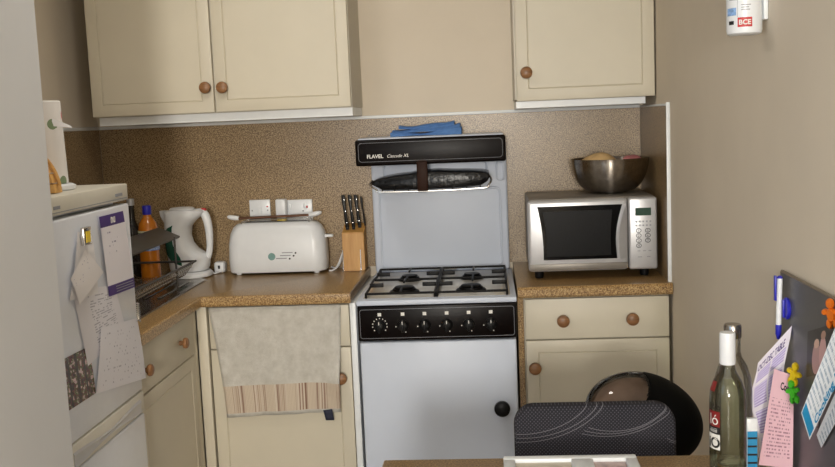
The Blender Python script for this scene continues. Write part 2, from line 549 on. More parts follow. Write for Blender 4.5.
def thing(name, label, cat, loc, group=None):
    o = bpy.data.objects.new(name, None)
    o.empty_display_size = 0.05
    COL.objects.link(o)
    o.location = loc
    ORIGIN[o.name] = Vector(loc)
    return tag(o, label, cat, group)

def struct(name, bm, mat, **k):
    o = obj(name, bm, mat, **k)
    o['kind'] = 'structure'
    return o

def text_bm(s, size, fn, align='LEFT', extrude=0.0, shear=0.0, bold=0.0):
    cu = bpy.data.curves.new('tmp_text', 'FONT')
    cu.body = s; cu.size = size; cu.align_x = align; cu.extrude = extrude; cu.shear = shear; cu.resolution_u = 3
    if bold: cu.offset = bold
    o = bpy.data.objects.new('tmp_text', cu)
    COL.objects.link(o)
    bpy.context.view_layer.update()
    me = bpy.data.meshes.new_from_object(o.evaluated_get(bpy.context.evaluated_depsgraph_get()))
    bpy.data.objects.remove(o); bpy.data.curves.remove(cu)
    bm = new()
    bm.from_mesh(me)
    bpy.data.meshes.remove(me)
    for v in bm.verts:
        v.co = Vector(fn(v.co.x, v.co.y, v.co.z))
    return bm

def front(x, y, z):
    """text plane facing -Y at (x, y, z)"""
    return lambda a, b, c: (x + a, y - c, z + b)

def knob(name, c, axis, parent, s=1.25):
    prof = [(0.008, 0), (0.007, 0.006), (0.008, 0.010), (0.0155, 0.013), (0.0175, 0.018), (0.0165, 0.024), (0.011, 0.0275), (0.003, 0.0285)]
    return obj(name, lathe(new(), [(r * s, h * s) for r, h in prof], c, 20, axis), 'knobwood', parent, 'round turned brown wooden knob')

def panel_front(axis, x0, x1, z0, z1, d0, d1, rail=0.058, groove=True):
    """a cabinet front: slab with a fine routed panel line. axis 'Y': faces -Y at y=d1; axis 'X': faces +X at x=d1 with x0,x1 running in y"""
    bm = new()
    if axis == 'Y': box(bm, x0, x1, d0, d1, z0, z1)
    else: box(bm, d0, d1, x0, x1, z0, z1)
    nrm = Vector((0, -1, 0)) if axis == 'Y' else Vector((1, 0, 0))
    bmesh.ops.recalc_face_normals(bm, faces=bm.faces[:])
    f = max(bm.faces, key=lambda q: q.normal.dot(nrm))
    es = list(f.edges)
    if groove:
        bmesh.ops.inset_region(bm, faces=[f], thickness=rail, depth=0)
        bmesh.ops.inset_region(bm, faces=[f], thickness=0.003, depth=-0.0035)
        bmesh.ops.inset_region(bm, faces=[f], thickness=0.004, depth=0.0028)
    bmesh.ops.bevel(bm, geom=es, offset=0.003, segments=2, affect='EDGES', profile=0.5)
    return bm

# ------------------------------------------------------------------ setting
XL, XR, YP, YR, ZC = -1.5724, 0.606, -1.772, -7.5, 2.4
struct('floor', bx(-1.8, 0.8, 0.12, -7.7, -0.1, 0.0), 'floor')
struct('ceiling', bx(-1.8, 0.8, 0.12, -7.7, ZC, ZC + 0.1), 'ceiling')
struct('wall_back', bx(XL - 0.1, XR + 0.1, 0.0, 0.1, 0, ZC), 'wall')
struct('wall_right', bx(XR, XR + 0.1, 0.0, YR, 0, ZC), 'wall')
struct('wall_left', bx(XL - 0.1, XL, 0.0, YP, 0, ZC), 'wall')
bm = new()
PX0, PX1, sy0, sy1, sz0, sz1 = XL - 0.1, -0.967, -3.0, -3.9, 1.05, 2.05
box(bm, PX0, PX1, YP, sy0, 0, ZC); box(bm, PX0, PX1, sy1, YR, 0, ZC)
box(bm, PX0, PX1, sy0, sy1, 0, sz0); box(bm, PX0, PX1, sy0, sy1, sz1, ZC)
struct('wall_partition', bm, 'wall_grey')
w = struct('window_2', bx(-1.14, -1.145, sy0, sy1, sz0, sz1), 'glass_clear')
bm = new()
for a in ((sy0, sy0 - 0.05, sz0, sz1), (sy1 + 0.05, sy1, sz0, sz1), (sy0, sy1, sz0, sz0 + 0.05), (sy0, sy1, sz1 - 0.05, sz1)):
    box(bm, -1.16, -1.12, a[0], a[1], a[2], a[3])
obj('window_frame', bm, 'trim', w)
bm = new()
wx0, wx1, wz0, wz1 = -0.35, 0.11, 1.22, 2.02
box(bm, -0.967, wx0, YR, YR - 0.1, 0, ZC); box(bm, wx1, XR + 0.1, YR, YR - 0.1, 0, ZC)
box(bm, wx0, wx1, YR, YR - 0.1, 0, wz0); box(bm, wx0, wx1, YR, YR - 0.1, wz1, ZC)
struct('wall_rear', bm, 'wall_grey')
w = struct('window_1', bx(wx0, wx1, YR - 0.07, YR - 0.075, wz0, wz1), 'glass_clear')
bm = new()
for a in ((wx0, wx0 + 0.05, wz0, wz1), (wx1 - 0.05, wx1, wz0, wz1), (wx0, wx1, wz0, wz0 + 0.05), (wx0, wx1, wz1 - 0.05, wz1)):
    box(bm, a[0], a[1], YR - 0.09, YR - 0.05, a[2], a[3])
obj('window_frame', bm, 'trim', w)

ZS = 1.49
tag(obj('splashback', bx(XL + 0.012, XR - 0.012, -0.0005, -0.010, 0.9005, ZS), 'lam_wall'),
    'wide brown speckled laminate splashback along the back wall', 'splashback')
tag(obj('splashback', bx(XL + 0.0005, XL + 0.011, -0.011, -1.19, 0.9005, ZS), 'lam_wall'),
    'brown speckled laminate upstand on left wall above the sink', 'splashback')
t = thing('splashback', 'brown laminate side panel with white edge strip beside the microwave', 'splashback', (XR - 0.006, -0.3, 0.9005))
obj('panel', bx(XR - 0.011, XR - 0.0005, -0.011, -0.566, 0.9005, ZS), 'lam_wall', t)
obj('edge_strip', bx(XR - 0.013, XR - 0.0005, -0.566, -0.572, 0.9005, ZS + 0.012, bev=0.001), 'trim', t, 'white plastic edge strip')
struct('trim_1', bx(XL + 0.012, XR - 0.012, -0.0005, -0.013, ZS + 0.0003, ZS + 0.013, bev=0.002), 'trim')
struct('trim_2', bx(XL + 0.0005, XL + 0.013, -0.0135, -1.19, ZS + 0.0003, ZS + 0.013, bev=0.002), 'trim')
struct('trim_3', bx(XR - 0.013, XR - 0.0005, -0.0135, -0.5655, ZS + 0.0003, ZS + 0.008, bev=0.002), 'trim')

# unseen opal fitting, added to go with the ceiling fill light
t = thing('added_ceiling_lamp', 'round opal ceiling lamp, added unseen to fill the left side', 'lamp', (-0.80, -1.25, ZC))
obj('backplate', lathe(new(), [(0.02, -0.0005), (0.13, -0.001), (0.13, -0.02), (0.02, -0.021)], (-0.80, -1.25, ZC)), 'trim', t)
obj('shade', lathe(new(), [(0.02, -0.022), (0.12, -0.022), (0.12, -0.05), (0.09, -0.08), (0.02, -0.09)], (-0.80, -1.25, ZC)), 'fill_shade', t)

# ------------------------------------------------------------------ wall cupboards
UZ0, UZ1 = 1.535, 2.24
t = thing('wall_cupboard', 'wide cream wall cupboard with two doors left of the cooker', 'cupboard', (-0.97, -0.15, UZ0))
bm = bx(-1.455, -0.487, -0.0005, -0.300, UZ0, UZ1)
obj('carcass', bm, 'carcass', t)
obj('under_board', bx(-1.445, -0.489, -0.0140, -0.285, UZ0 - 0.031, UZ0 - 0.0005), 'trim', t, 'white board under the cupboard')
d = obj('door', panel_front('Y', -1.455, -0.994, UZ0 + 0.002, UZ1, -0.3015, -0.322), 'cream', t)
knob('knob', (-1.018, -0.322, 1.627), '-Y', d)
d = obj('door', panel_front('Y', -0.986, -0.489, UZ0 + 0.002, UZ1, -0.3015, -0.322), 'cream', t)
knob('knob', (-0.955, -0.322, 1.625), '-Y', d)
t = thing('wall_cupboard', 'narrow cream wall cupboard with one door above the microwave', 'cupboard', (0.35, -0.15, UZ0))
obj('carcass', bx(0.106, 0.598, -0.0005, -0.300, UZ0, UZ1), 'carcass', t)
d = obj('door', panel_front('Y', 0.112, 0.600, UZ0 - 0.006, UZ1, -0.3015, -0.322), 'cream', t)
knob('knob', (0.147, -0.322, 1.629), '-Y', d)
obj('under_rail', bx(0.110, 0.572, -0.0140, -0.285, UZ0 - 0.031, UZ0 - 0.0065), 'trim', t, 'white board under the cupboard')

# ------------------------------------------------------------------ base units and worktops
t = thing('base_cupboard', 'cream base cupboard under the microwave with drawer and door', 'cupboard', (0.35, -0.3, 0))
obj('carcass', bx(0.1065, 0.594, -0.012, -0.558, 0.12, 0.861), 'carcass', t)
obj('plinth', bx(0.1065, 0.594, -0.10, -0.52, 0.0, 0.1195), 'carcass', t)
d = obj('drawer', panel_front('Y', 0.110, 0.594, 0.716, 0.855, -0.559, -0.580, groove=False), 'cream', t)
knob('knob', (0.237, -0.580, 0.781), '-Y', d); knob('knob', (0.469, -0.580, 0.782), '-Y', d)
d = obj('door', panel_front('Y', 0.110, 0.594, 0.125, 0.711, -0.559, -0.580), 'cream', t)
knob('knob', (0.138, -0.580, 0.619), '-Y', d)
obj('side_panel', bx(0.086, 0.1055, -0.012, -0.545, 0.0, 0.861), 'lam', t, 'speckled laminate side panel')
bm = new()
prism(bm, [(0.086, -0.012, 0.862), (0.086, -0.592, 0.862), (0.086, -0.6, 0.870), (0.086, -0.6, 0.892), (0.086, -0.592, 0.9), (0.086, -0.012, 0.9)], (0.518, 0, 0))
tag(obj('worktop', bm, 'lam'), 'short speckled laminate worktop carrying the microwave', 'worktop')

t = thing('base_cupboard', 'cream base cupboard behind the hanging towel with drawer and door', 'cupboard', (-0.74, -0.3, 0))
obj('carcass', bx(-0.994, -0.493, -0.012, -0.558, 0.12, 0.861), 'carcass', t)
obj('plinth', bx(-0.994, -0.493, -0.10, -0.52, 0.0, 0.1195), 'carcass', t)
obj('corner_post', bx(-1.033, -0.9975, -0.545, -0.584, 0.0, 0.861, bev=0.003), 'cream', t)
obj('drawer', panel_front('Y', -0.991, -0.496, 0.710, 0.855, -0.559, -0.580, groove=False), 'cream', t)
d = obj('door', panel_front('Y', -0.991, -0.496, 0.125, 0.705, -0.559, -0.580), 'cream', t)
knob('knob', (-0.532, -0.580, 0.599), '-Y', d)
obj('end_panel', bx(-0.4925, -0.471, -0.012, -0.584, 0.0, 0.861, bev=0.002), 'trim', t, 'white end panel beside the cooker')

t = thing('base_cupboard', 'cream base cupboard beside the fridge under the sink', 'cupboard', (-1.3, -0.9, 0))
obj('carcass', bx(-1.56, -1.0525, -0.640, -1.180, 0.12, 0.861), 'carcass', t)
obj('plinth', bx(-1.56, -1.10, -0.640, -1.180, 0.0, 0.1195), 'carcass', t)
obj('corner_filler', bx(-1.06, -1.034, -0.590, -0.6375, 0.0, 0.861, bev=0.002), 'cream', t)
d = obj('drawer', panel_front('X', -1.178, -0.642, 0.710, 0.852, -1.052, -1.030, groove=False), 'cream', t)
knob('knob', (-1.030, -0.788, 0.781), 'X', d, 1.05); knob('knob', (-1.030, -1.128, 0.780), 'X', d, 1.05)
obj('door', panel_front('X', -1.178, -0.642, 0.125, 0.705, -1.052, -1.030), 'cream', t)

bm = new()
e = 0.008
outl = [(-1.56, -0.012), (-0.485, -0.012), (-0.485, -0.600), (-1.008, -0.600), (-1.008, -1.182), (-1.56, -1.182)]
prism(bm, [(x, y, 0.862) for x, y in outl], (0, 0, 0.038), bev=0.006, seg=3)
tag(obj('worktop', bm, 'lam', smooth=True), 'corner speckled laminate worktop carrying kettle, toaster and sink', 'worktop')

# ------------------------------------------------------------------ cooker
CX0, CX1, CYF = -0.452, 0.078, -0.680
ck = thing('gas_cooker', 'white gas cooker with black control panel and eye level grill', 'cooker', (-0.187, -0.4, 0))
obj('body', bx(CX0 + 0.004, CX1 - 0.004, -0.07, CYF + 0.035, 0.0, 0.862), 'enamel', ck)
dr = obj('oven_door', bx(CX0 + 0.003, CX1 - 0.003, CYF + 0.034, CYF, 0.14, 0.742, bev=0.007, seg=3), 'enamel', ck)
obj('handle', lathe(new(), [(0.012, 0), (0.012, 0.012), (0.024, 0.014), (0.027, 0.022), (0.026, 0.032), (0.020, 0.037), (0.004, 0.038)], (0.021, CYF, 0.512), 24, '-Y'), 'black', dr, 'round black door knob')
obj('lower_drawer', bx(CX0 + 0.003, CX1 - 0.003, CYF + 0.034, CYF + 0.004, 0.04, 0.134, bev=0.005), 'enamel', ck)
cp = obj('control_panel', bx(CX0, CX1, CYF + 0.034, CYF - 0.004, 0.748, 0.866, bev=0.004), 'enamel_black', ck)
ccx, ccz = (CX0 + CX1) / 2, 0.806
fr = [(ccx + a, CYF - 0.0045, ccz + b) for a, b in rrect(0.514, 0.098, 0.008)]
obj('silver_outline', tube(new(), fr, 0.0007, 5, True), 'grey_print', cp)
for i, kx in enumerate((-0.378, -0.300, -0.227, -0.153, -0.080, -0.007)):
    kz = 0.800 - 0.0005 * i
    kb = obj('control_knob', lathe(new(), [(0.020, 0), (0.0195, 0.006), (0.017, 0.008), (0.016, 0.022), (0.012, 0.025), (0.003, 0.0252)], (kx, CYF - 0.004, kz), 22, '-Y'), 'black', cp)
    obj('grip', bx(kx - 0.0045, kx + 0.0045, CYF - 0.027, CYF - 0.0345, kz - 0.019, kz + 0.019, bev=0.002), 'black', kb)
    obj('pointer', bx(kx - 0.0012, kx + 0.0012, CYF - 0.0347, CYF - 0.0352, kz + 0.008, kz + 0.0185), 'white_print', kb)
    obj('icon', bx(kx - 0.006, kx + 0.006, CYF - 0.0042, CYF - 0.0050, 0.832, 0.843), 'white_print', cp)
    for a in ([-130, -100, -75, -50, -25, 0, 25, 50, 75, 100, 130] if i == 0 else [-100, 160]):
        q = math.radians(90 - a); R0 = 0.0245
        px, pz = kx + R0 * math.cos(q), kz + R0 * math.sin(q)
        obj('tick_mark', bx(px - 0.0017, px + 0.0017, CYF - 0.0042, CYF - 0.0048, pz - 0.0017, pz + 0.0017), 'white_print', cp)
# hob: tray with raised rim
bm = bx(CX0 - 0.002, CX1 + 0.002, -0.065, CYF - 0.006, 0.868, 0.886, bev=0.004)
obj('hob_rim', bm, 'enamel', ck)
bm = bx(CX0 + 0.018, CX1 - 0.018, -0.105, CYF + 0.030, 0.8862, 0.8882, bev=0.001)
obj('hob_plate', bm, 'hob', ck)
burn = [(-0.303, -0.300, 0.036), (-0.072, -0.300, 0.036), (-0.303, -0.545, 0.042), (-0.072, -0.545, 0.042)]
for bxx, byy, br in burn:
    b_ = obj('burner', lathe(new(), [(br * 1.25, 0.0), (br * 1.2, 0.004), (br, 0.006), (br * 0.95, 0.012), (br * 0.3, 0.0125)], (bxx, byy, 0.8884), 26), 'iron', ck)
    obj('burner_cap', lathe(new(), [(br * 0.8, 0.0127), (br * 0.85, 0.016), (br * 0.75, 0.019), (br * 0.1, 0.0195)], (bxx, byy, 0.8884), 26), 'iron', b_)
for gx0, gx1 in ((-0.424, -0.192), (-0.184, 0.050)):
    bm = new()
    gz = 0.913
    y0, y1, ym = -0.19, -0.655, -0.4225
    loop = [(gx0, y0, gz), (gx1, y0, gz), (gx1, y1, gz), (gx0, y1, gz)]
    tube(bm, [(gx0, y0, gz), (gx1, y0, gz)], 0.0042); tube(bm, [(gx0, y1, gz - 0.010), (gx1, y1, gz - 0.010)], 0.0042)
    for gx in (gx0, gx1):
        tube(bm, smooth_path([(gx, y0, gz), (gx, (y0 + ym) / 2, gz - 0.008), (gx, ym, gz - 0.002), (gx, (y1 + ym) / 2, gz - 0.009), (gx, y1, gz - 0.010)], 5), 0.0042)
    tube(bm, [(gx0, ym, gz - 0.002), (gx1, ym, gz - 0.002)], 0.0042)
    cx = (gx0 + gx1) / 2
    for cy in ((y0 + ym) / 2, (y1 + ym) / 2):
        for dx in (-1, 1):
            e0 = gx0 if dx < 0 else gx1
            box(bm, min(e0, cx + dx * 0.068), max(e0, cx + dx * 0.068), cy - 0.0035, cy + 0.0035, gz - 0.008, gz + 0.006, bev=0.002)
        tube(bm, [(cx, cy + 0.045, gz), (cx, cy + 0.115, gz)], 0.0042)
        tube(bm, [(cx, cy - 0.045, gz - 0.004), (cx, cy - 0.115, gz - 0.006)], 0.0042)
    for gx in (gx0, gx1):
        for gy in (y0, y1):
            tube(bm, [(gx, gy, gz - (0 if gy == y0 else 0.01)), (gx, gy, 0.8884)], 0.004)
    obj('pan_support', bm, 'iron', ck)
# back panel with pressed outlines
obj('back_panel', bx(CX0 - 0.002, CX1 - 0.006, -0.035, -0.098, 0.8865, 1.40, bev=0.010, seg=3), 'enamel', ck)
for cx_, cz_, w_, h_ in ((-0.192, 1.055, 0.470, 0.305), (-0.205, 1.285, 0.40, 0.06), (0.047, 1.272, 0.026, 0.070)):
    pts = [(cx_ + a, -0.0985, cz_ + b) for a, b in rrect(w_, h_, min(0.02, w_ / 2.2))]
    obj('pressed_outline', tube(new(), pts, 0.0050, 8, True), 'enamel', ck)
obj('splash_clip', bx(-0.225, -0.135, -0.0985, -0.106, 0.893, 0.900, bev=0.002), 'hob', ck)
# grill hood
gh = obj('grill_hood', bx(-0.470, 0.060, -0.015, -0.336, 1.334, 1.419, bev=0.006), 'enamel', ck)
fa = obj('fascia', bx(-0.478, 0.066, -0.336, -0.354, 1.319, 1.414, bev=0.008, seg=3), 'enamel_black', gh, 'black enamel fascia with rounded corners')
pts = [(-0.206 + a, -0.3545, 1.368 + b) for a, b in rrect(0.520, 0.068, 0.012)]
obj('silver_outline', tube(new(), pts, 0.0006, 5, True), 'grey_print', gh)
obj('lettering', text_bm('FLAVEL', 0.0185, front(-0.436, -0.3546, 1.347), extrude=0.0003, bold=0.0004), 'white_print', gh, 'maker lettering in white capitals')
obj('lettering', text_bm('Cascade XL', 0.0165, front(-0.364, -0.3546, 1.3475), extrude=0.0003, shear=0.3), 'white_print', gh, 'white slanted script lettering')
# grill pan hanging under the hood
gp = thing('grill_pan', 'black enamel grill pan with brown handle hanging under the grill hood', 'grill pan', (-0.21, -0.2, 1.222))
bm = new()
gprof = [(-0.428, 1.252), (-0.418, 1.264), (-0.395, 1.270), (-0.35, 1.277), (-0.30, 1.281), (-0.25, 1.288), (-0.19, 1.291), (-0.13, 1.287), (-0.07, 1.285), (-0.02, 1.282), (0.002, 1.276), (0.004, 1.262), (-0.004, 1.248), (-0.03, 1.233), (-0.10, 1.229), (-0.2, 1.227), (-0.3, 1.227), (-0.385, 1.229), (-0.40, 1.238)]
prism(bm, [(x, -0.345, z) for x, z in gprof], (0, 0.235, 0), bev=0.004)
obj('tray', bm, 'crumpled', gp)
bm = new()
tube(bm, smooth_path([(-0.425, -0.30, 1.262), (-0.432, -0.335, 1.250), (-0.405, -0.352, 1.232), (-0.39, -0.356, 1.224), (-0.2, -0.357, 1.222), (-0.02, -0.356, 1.226), (0.0, -0.352, 1.236), (0.010, -0.335, 1.252), (0.004, -0.30, 1.268)], 6), 0.0032)
for wx in (-0.385, -0.34, -0.29, -0.13, -0.08, -0.03):
    tube(bm, [(wx, -0.357, 1.223), (wx, -0.335, 1.238), (wx, -0.10, 1.236)], 0.0022)
obj('wire_rack', bm, 'chrome', gp, 'chrome wire rack')
bm = bx(-0.256, -0.217, -0.358, -0.372, 1.222, 1.330, bev=0.004)
obj('handle', bm, 'brown_plastic', gp, 'dark brown plastic handle')
obj('hanger', bx(-0.250, -0.223, -0.30, -0.357, 1.285, 1.334), 'brown_plastic', gp)

# blue cloth folded on the hood
bm = new()
def cloth_layer(z, x0, x1, y0, y1, sd):
    rnd = random.Random(sd)
    ph = [rnd.random() * 6 for _ in range(4)]
    rings = []
    for i in range(15):
        u = i / 14
        x = x0 + (x1 - x0) * u
        top = z + 0.012 + 0.004 * math.sin(9 * u + ph[0]) + (0.016 * max(0, u - 0.55) ** 1 * 2)
        bot = z + 0.001 + 0.001 * math.sin(7 * u + ph[1])
        ya, yb = y0 + 0.006 * math.sin(8 * u + ph[2]), y1 + 0.006 * math.sin(11 * u + ph[3])
        rings.append([(x, ya, bot), (x, yb, bot), (x, yb - 0.004, (bot + top) / 2), (x, yb, top), (x, (ya + yb) / 2, top + 0.003), (x, ya, top), (x, ya + 0.004, (bot + top) / 2)])
    return rings
loft(bm, cloth_layer(1.4195, -0.354, -0.093, -0.28, -0.12, 1))
loft(bm, cloth_layer(1.4320, -0.348, -0.098, -0.27, -0.13, 5))
loft(bm, cloth_layer(1.4445, -0.325, -0.120, -0.26, -0.14, 9))
tag(obj('dish_cloth', bm, 'bluecloth'), 'folded blue cloth lying on top of the grill hood', 'cloth')

# ------------------------------------------------------------------ microwave and bowl
mw = thing('microwave', 'silver microwave oven with dark window on the right worktop', 'microwave', (0.355, -0.3, 0.9005))
MX0, MX1, MYF, MZ0, MZ1 = 0.131, 0.577, -0.470, 0.930, 1.181
obj('casing', bx(MX0 + 0.006, MX1 - 0.004, -0.11, MYF + 0.03, MZ0 + 0.004, MZ1 + 0.004, bev=0.006), 'mw_top', mw)
for fx in (0.17, 0.54):
    for fy in (-0.15, -0.41):
        obj('foot', lathe(new(), [(0.014, 0), (0.016, 0.006), (0.016, 0.035)], (fx, fy, 0.9005), 14), 'black', mw)
dp = obj('door', bx(MX0, 0.476, MYF + 0.03, MYF, MZ0, MZ1, bev=0.012, seg=3), 'silver', mw)
# curved dark window
def wedge(x0t, x0b, x1t, x1b, zt, zb, y, bulge, n=8):
    pts = []
    for i in range(n + 1):
        s = i / n
        pts.append((x0t + (x0b - x0t) * s + 0.006 * math.sin(PI * s), y, zt + (zb - zt) * s))
    for i in range(n + 1):
        s = 1 - i / n
        pts.append((x1t + (x1b - x1t) * s - bulge * math.sin(PI * s), y, zt + (zb - zt) * s))
    return pts
obj('window', prism(new(), wedge(0.166, 0.184, 0.458, 0.438, 1.160, 0.972, MYF - 0.0005, 0.012), (0, -0.002, 0)), 'blackglass', dp)
obj('window_mesh', prism(new(), wedge(0.184, 0.194, 0.424, 0.418, 1.142, 0.984, MYF - 0.0026, 0.004), (0, -0.0008, 0)), 'mesh_grey', dp)
bm = new()
rings = []
for i in range(9):
    s = i / 8
    z = 1.160 + (0.972 - 1.160) * s
    xl = 0.459 - 0.021 * s - 0.012 * math.sin(PI * s)
    rings.append([(xl + 0.0015, MYF - 0.0005, z), (xl + 0.0015, MYF - 0.016, z), (xl + 0.008, MYF - 0.019, z), (0.472, MYF - 0.004, z), (0.472, MYF - 0.0005, z)])
loft(bm, rings)
obj('handle', bm, 'silver', dp, 'curved silver grip')
obj('lower_strip', bx(MX0 + 0.004, 0.474, MYF - 0.0005, MYF - 0.003, 0.936, 0.958, bev=0.001), 'mw_top', dp)
pn = obj('control_panel', bx(0.479, MX1, MYF + 0.03, MYF, MZ0, MZ1, bev=0.008, seg=3), 'silver', mw)
obj('display', bx(0.502, 0.556, MYF - 0.0005, MYF - 0.002, 1.118, 1.145), 'display', pn, 'dark green display')
for r_ in range(2):
    for c_ in range(5):
        x = 0.505 + 0.012 * c_; z = 1.0975 - 0.0135 * r_
        obj('small_button', bx(x - 0.003, x + 0.003, MYF - 0.0005, MYF - 0.0016, z - 0.003, z + 0.003), 'grey_print', pn)
for r_ in range(4):
    for c_ in range(2):
        if r_ == 3 and c_ == 1: continue
        x = 0.513 + 0.031 * c_; z = 1.066 - 0.0175 * r_
        pts = [(x + 0.0085 * math.cos(2 * PI * k / 16), MYF - 0.001, z + 0.0068 * math.sin(2 * PI * k / 16)) for k in range(16)]
        b_ = obj('round_button', tube(new(), pts, 0.0011, 5, True), 'black_print', pn)
        obj('digit', text_bm(str(r_ + 1 + 4 * c_), 0.011, front(x, MYF - 0.0012, z - 0.004), 'CENTER', 0.0002), 'black_print', b_)
for x, z, wd in ((0.513, 0.995, 0.010), (0.532, 0.995, 0.010), (0.550, 0.995, 0.010), (0.516, 0.974, 0.014), (0.546, 0.974, 0.012)):
    obj('small_lettering', bx(x - wd / 2, x + wd / 2, MYF - 0.0005, MYF - 0.0010, z - 0.0016, z + 0.0016), 'grey_print', pn)

bw = thing('mixing_bowl', 'wide brushed steel mixing bowl standing on the microwave', 'bowl', (0.443, -0.27, 1.1855))
prof = [(0.045, 0.0), (0.062, 0.004)]
for i in range(1, 13):
    a = math.radians(8 + 79 * i / 12)
    prof.append((0.062 + 0.079 * math.sin(a) ** 0.9, 0.004 + 0.126 * (1 - math.cos(a)) ** 0.9))
outer = prof[:]
prof = outer + [(outer[-1][0] + 0.001, outer[-1][1] + 0.002), (outer[-1][0] - 0.003, outer[-1][1] + 0.001)] + [(r - 0.003, h + 0.001) for r, h in reversed(outer[1:-1])] + [(0.04, 0.004)]
obj('shell', lathe(new(), prof, (0.443, -0.27, 1.1855), 48), 'bowl_steel', bw)
def blob(c, rx, ry, rz, sd, amp=0.1, seg=20, rg=12):
    rnd = random.Random(sd); ph = [rnd.random() * 6 for _ in range(6)]
    bm = new()
    bmesh.ops.create_uvsphere(bm, u_segments=seg, v_segments=rg, radius=1.0)
    for v in bm.verts:
        d = v.co.normalized()
        k = 1 + amp * (math.sin(3 * d.x + ph[0]) * math.sin(3 * d.y + ph[1]) + 0.5 * math.sin(5 * d.z + ph[2] + 4 * d.x))
        v.co = Vector((c[0] + d.x * rx * k, c[1] + d.y * ry * k, c[2] + d.z * rz * k))
    return bm
tag(obj('bread_bag', blob((0.405, -0.27, 1.276), 0.070, 0.080, 0.056, 3, 0.06), 'bread'), 'pale brown bag of bread inside the steel bowl', 'bread bag')
tag(obj('wrapper', blob((0.520, -0.29, 1.300), 0.034, 0.03, 0.022, 8, 0.10), 'pinkbag'), 'pink wrapped packet poking out of the steel bowl', 'packet')

# ------------------------------------------------------------------ towel
bm = new()
def towel(u, v):
    xl = -0.945 - 0.043 * v ** 1.5; xr = -0.539 + 0.016 * v
    x = xl + (xr - xl) * u
    z = 0.466 + (0.858 - 0.466) * v + 0.014 * u * (1 - v)
    y = -0.5885 - 0.006 * (0.5 + 0.5 * math.sin(15 * u + 2.0 * v)) * (1.1 - v) - 0.004 * (0.5 + 0.5 * math.sin(33 * u)) * (1 - v)
    y -= 0.036 * math.exp(-((x + 0.532) / 0.05) ** 2 - ((z - 0.599) / 0.075) ** 2)
    return (x, y, z)
sheet(bm, towel, 40, 24)
tw = thing('hand_towel', 'beige terry towel with striped hem hanging from the drawer', 'towel', (-0.74, -0.59, 0.466))
o = obj('cloth', bm, 'towel', tw, fixn=False)
md = o.modifiers.new('thickness', 'SOLIDIFY'); md.thickness = 0.005; md.offset = -1
bm = new()
sheet(bm, quad((-0.592, -0.603, 0.452), (-0.563, -0.603, 0.452), (-0.568, -0.604, 0.492), (-0.600, -0.604, 0.488)), 3, 3)
o = obj('care_tag', bm, 'tag_navy', tw, 'dark navy tag', fixn=False)
md = o.modifiers.new('thickness', 'SOLIDIFY'); md.thickness = 0.0015

# ------------------------------------------------------------------ toaster
TX, TY = -0.838, -0.086
to = thing('toaster', 'long white toaster standing before the wall sockets', 'toaster', (TX, TY, 0.9005))
rings = []
for z, w_, d_, r_ in ((0.909, 0.380, 0.126, 0.045), (0.914, 0.388, 0.132, 0.05), (0.96, 0.392, 0.134, 0.05), (1.02, 0.388, 0.130, 0.05), (1.06, 0.374, 0.118, 0.048), (1.085, 0.350, 0.104, 0.045), (1.098, 0.320, 0.088, 0.040), (1.103, 0.270, 0.066, 0.030)):
    rings.append([(TX + a, TY + b, z) for a, b in rrect(w_, d_, r_, 7)])
obj('body', loft(new(), rings), 'white_plastic', to)
for sx in (-1, 1):
    for sy in (-1, 1):
        obj('foot', lathe(new(), [(0.010, 0), (0.011, 0.009)], (TX + sx * 0.155, TY + sy * 0.04, 0.9005), 12), 'white_plastic', to)
for sy in (-0.017, 0.017):
    obj('slot', bx(TX - 0.125, TX + 0.125, TY + sy - 0.009, TY + sy + 0.009, 1.1025, 1.1036), 'black', to)
bm = new()
for sy in (-0.03, 0.03):
    tube(bm, smooth_path([(TX - 0.135, TY + sy, 1.098), (TX - 0.13, TY + sy, 1.110), (TX - 0.06, TY + sy, 1.114), (TX + 0.06, TY + sy, 1.114), (TX + 0.125, TY + sy, 1.110), (TX + 0.132, TY + sy, 1.098)], 5), 0.0022)
for xx in (-0.12, 0.12):
    tube(bm, [(TX + xx, TY - 0.03, 1.111), (TX + xx, TY + 0.03, 1.111)], 0.0022)
obj('wire_rack', bm, 'chrome', to, 'chrome warming rack')
lv = obj('lever', bx(TX + 0.189, TX + 0.222, TY - 0.022, TY + 0.004, 1.036, 1.047, bev=0.004), 'white_plastic', to)
obj('lever_track', bx(TX + 0.183, TX + 0.193, TY - 0.016, TY - 0.004, 0.985, 1.04, bev=0.003), 'white_plastic', to)
obj('logo', lathe(new(), [(0.0145, -0.001), (0.0145, 0.0012), (0.004, 0.0013)], (-0.853, TY - 0.066, 0.972), 20, '-Y'), 'teal_print', to, 'round teal emblem')
for i, (lx, lz) in enumerate(((-0.812, 0.986), (-0.820, 0.975), (-0.836, 0.964))):
    obj('print_line', bx(lx, lx + 0.042, TY - 0.0655, TY - 0.0675, lz - 0.0018, lz + 0.0018), 'grey_print', to)
    obj('button', lathe(new(), [(0.0035, -0.001), (0.0035, 0.003), (0.0005, 0.0035)], (lx + 0.054, TY - 0.066, lz - 0.002), 10, '-Y'), 'black', to)
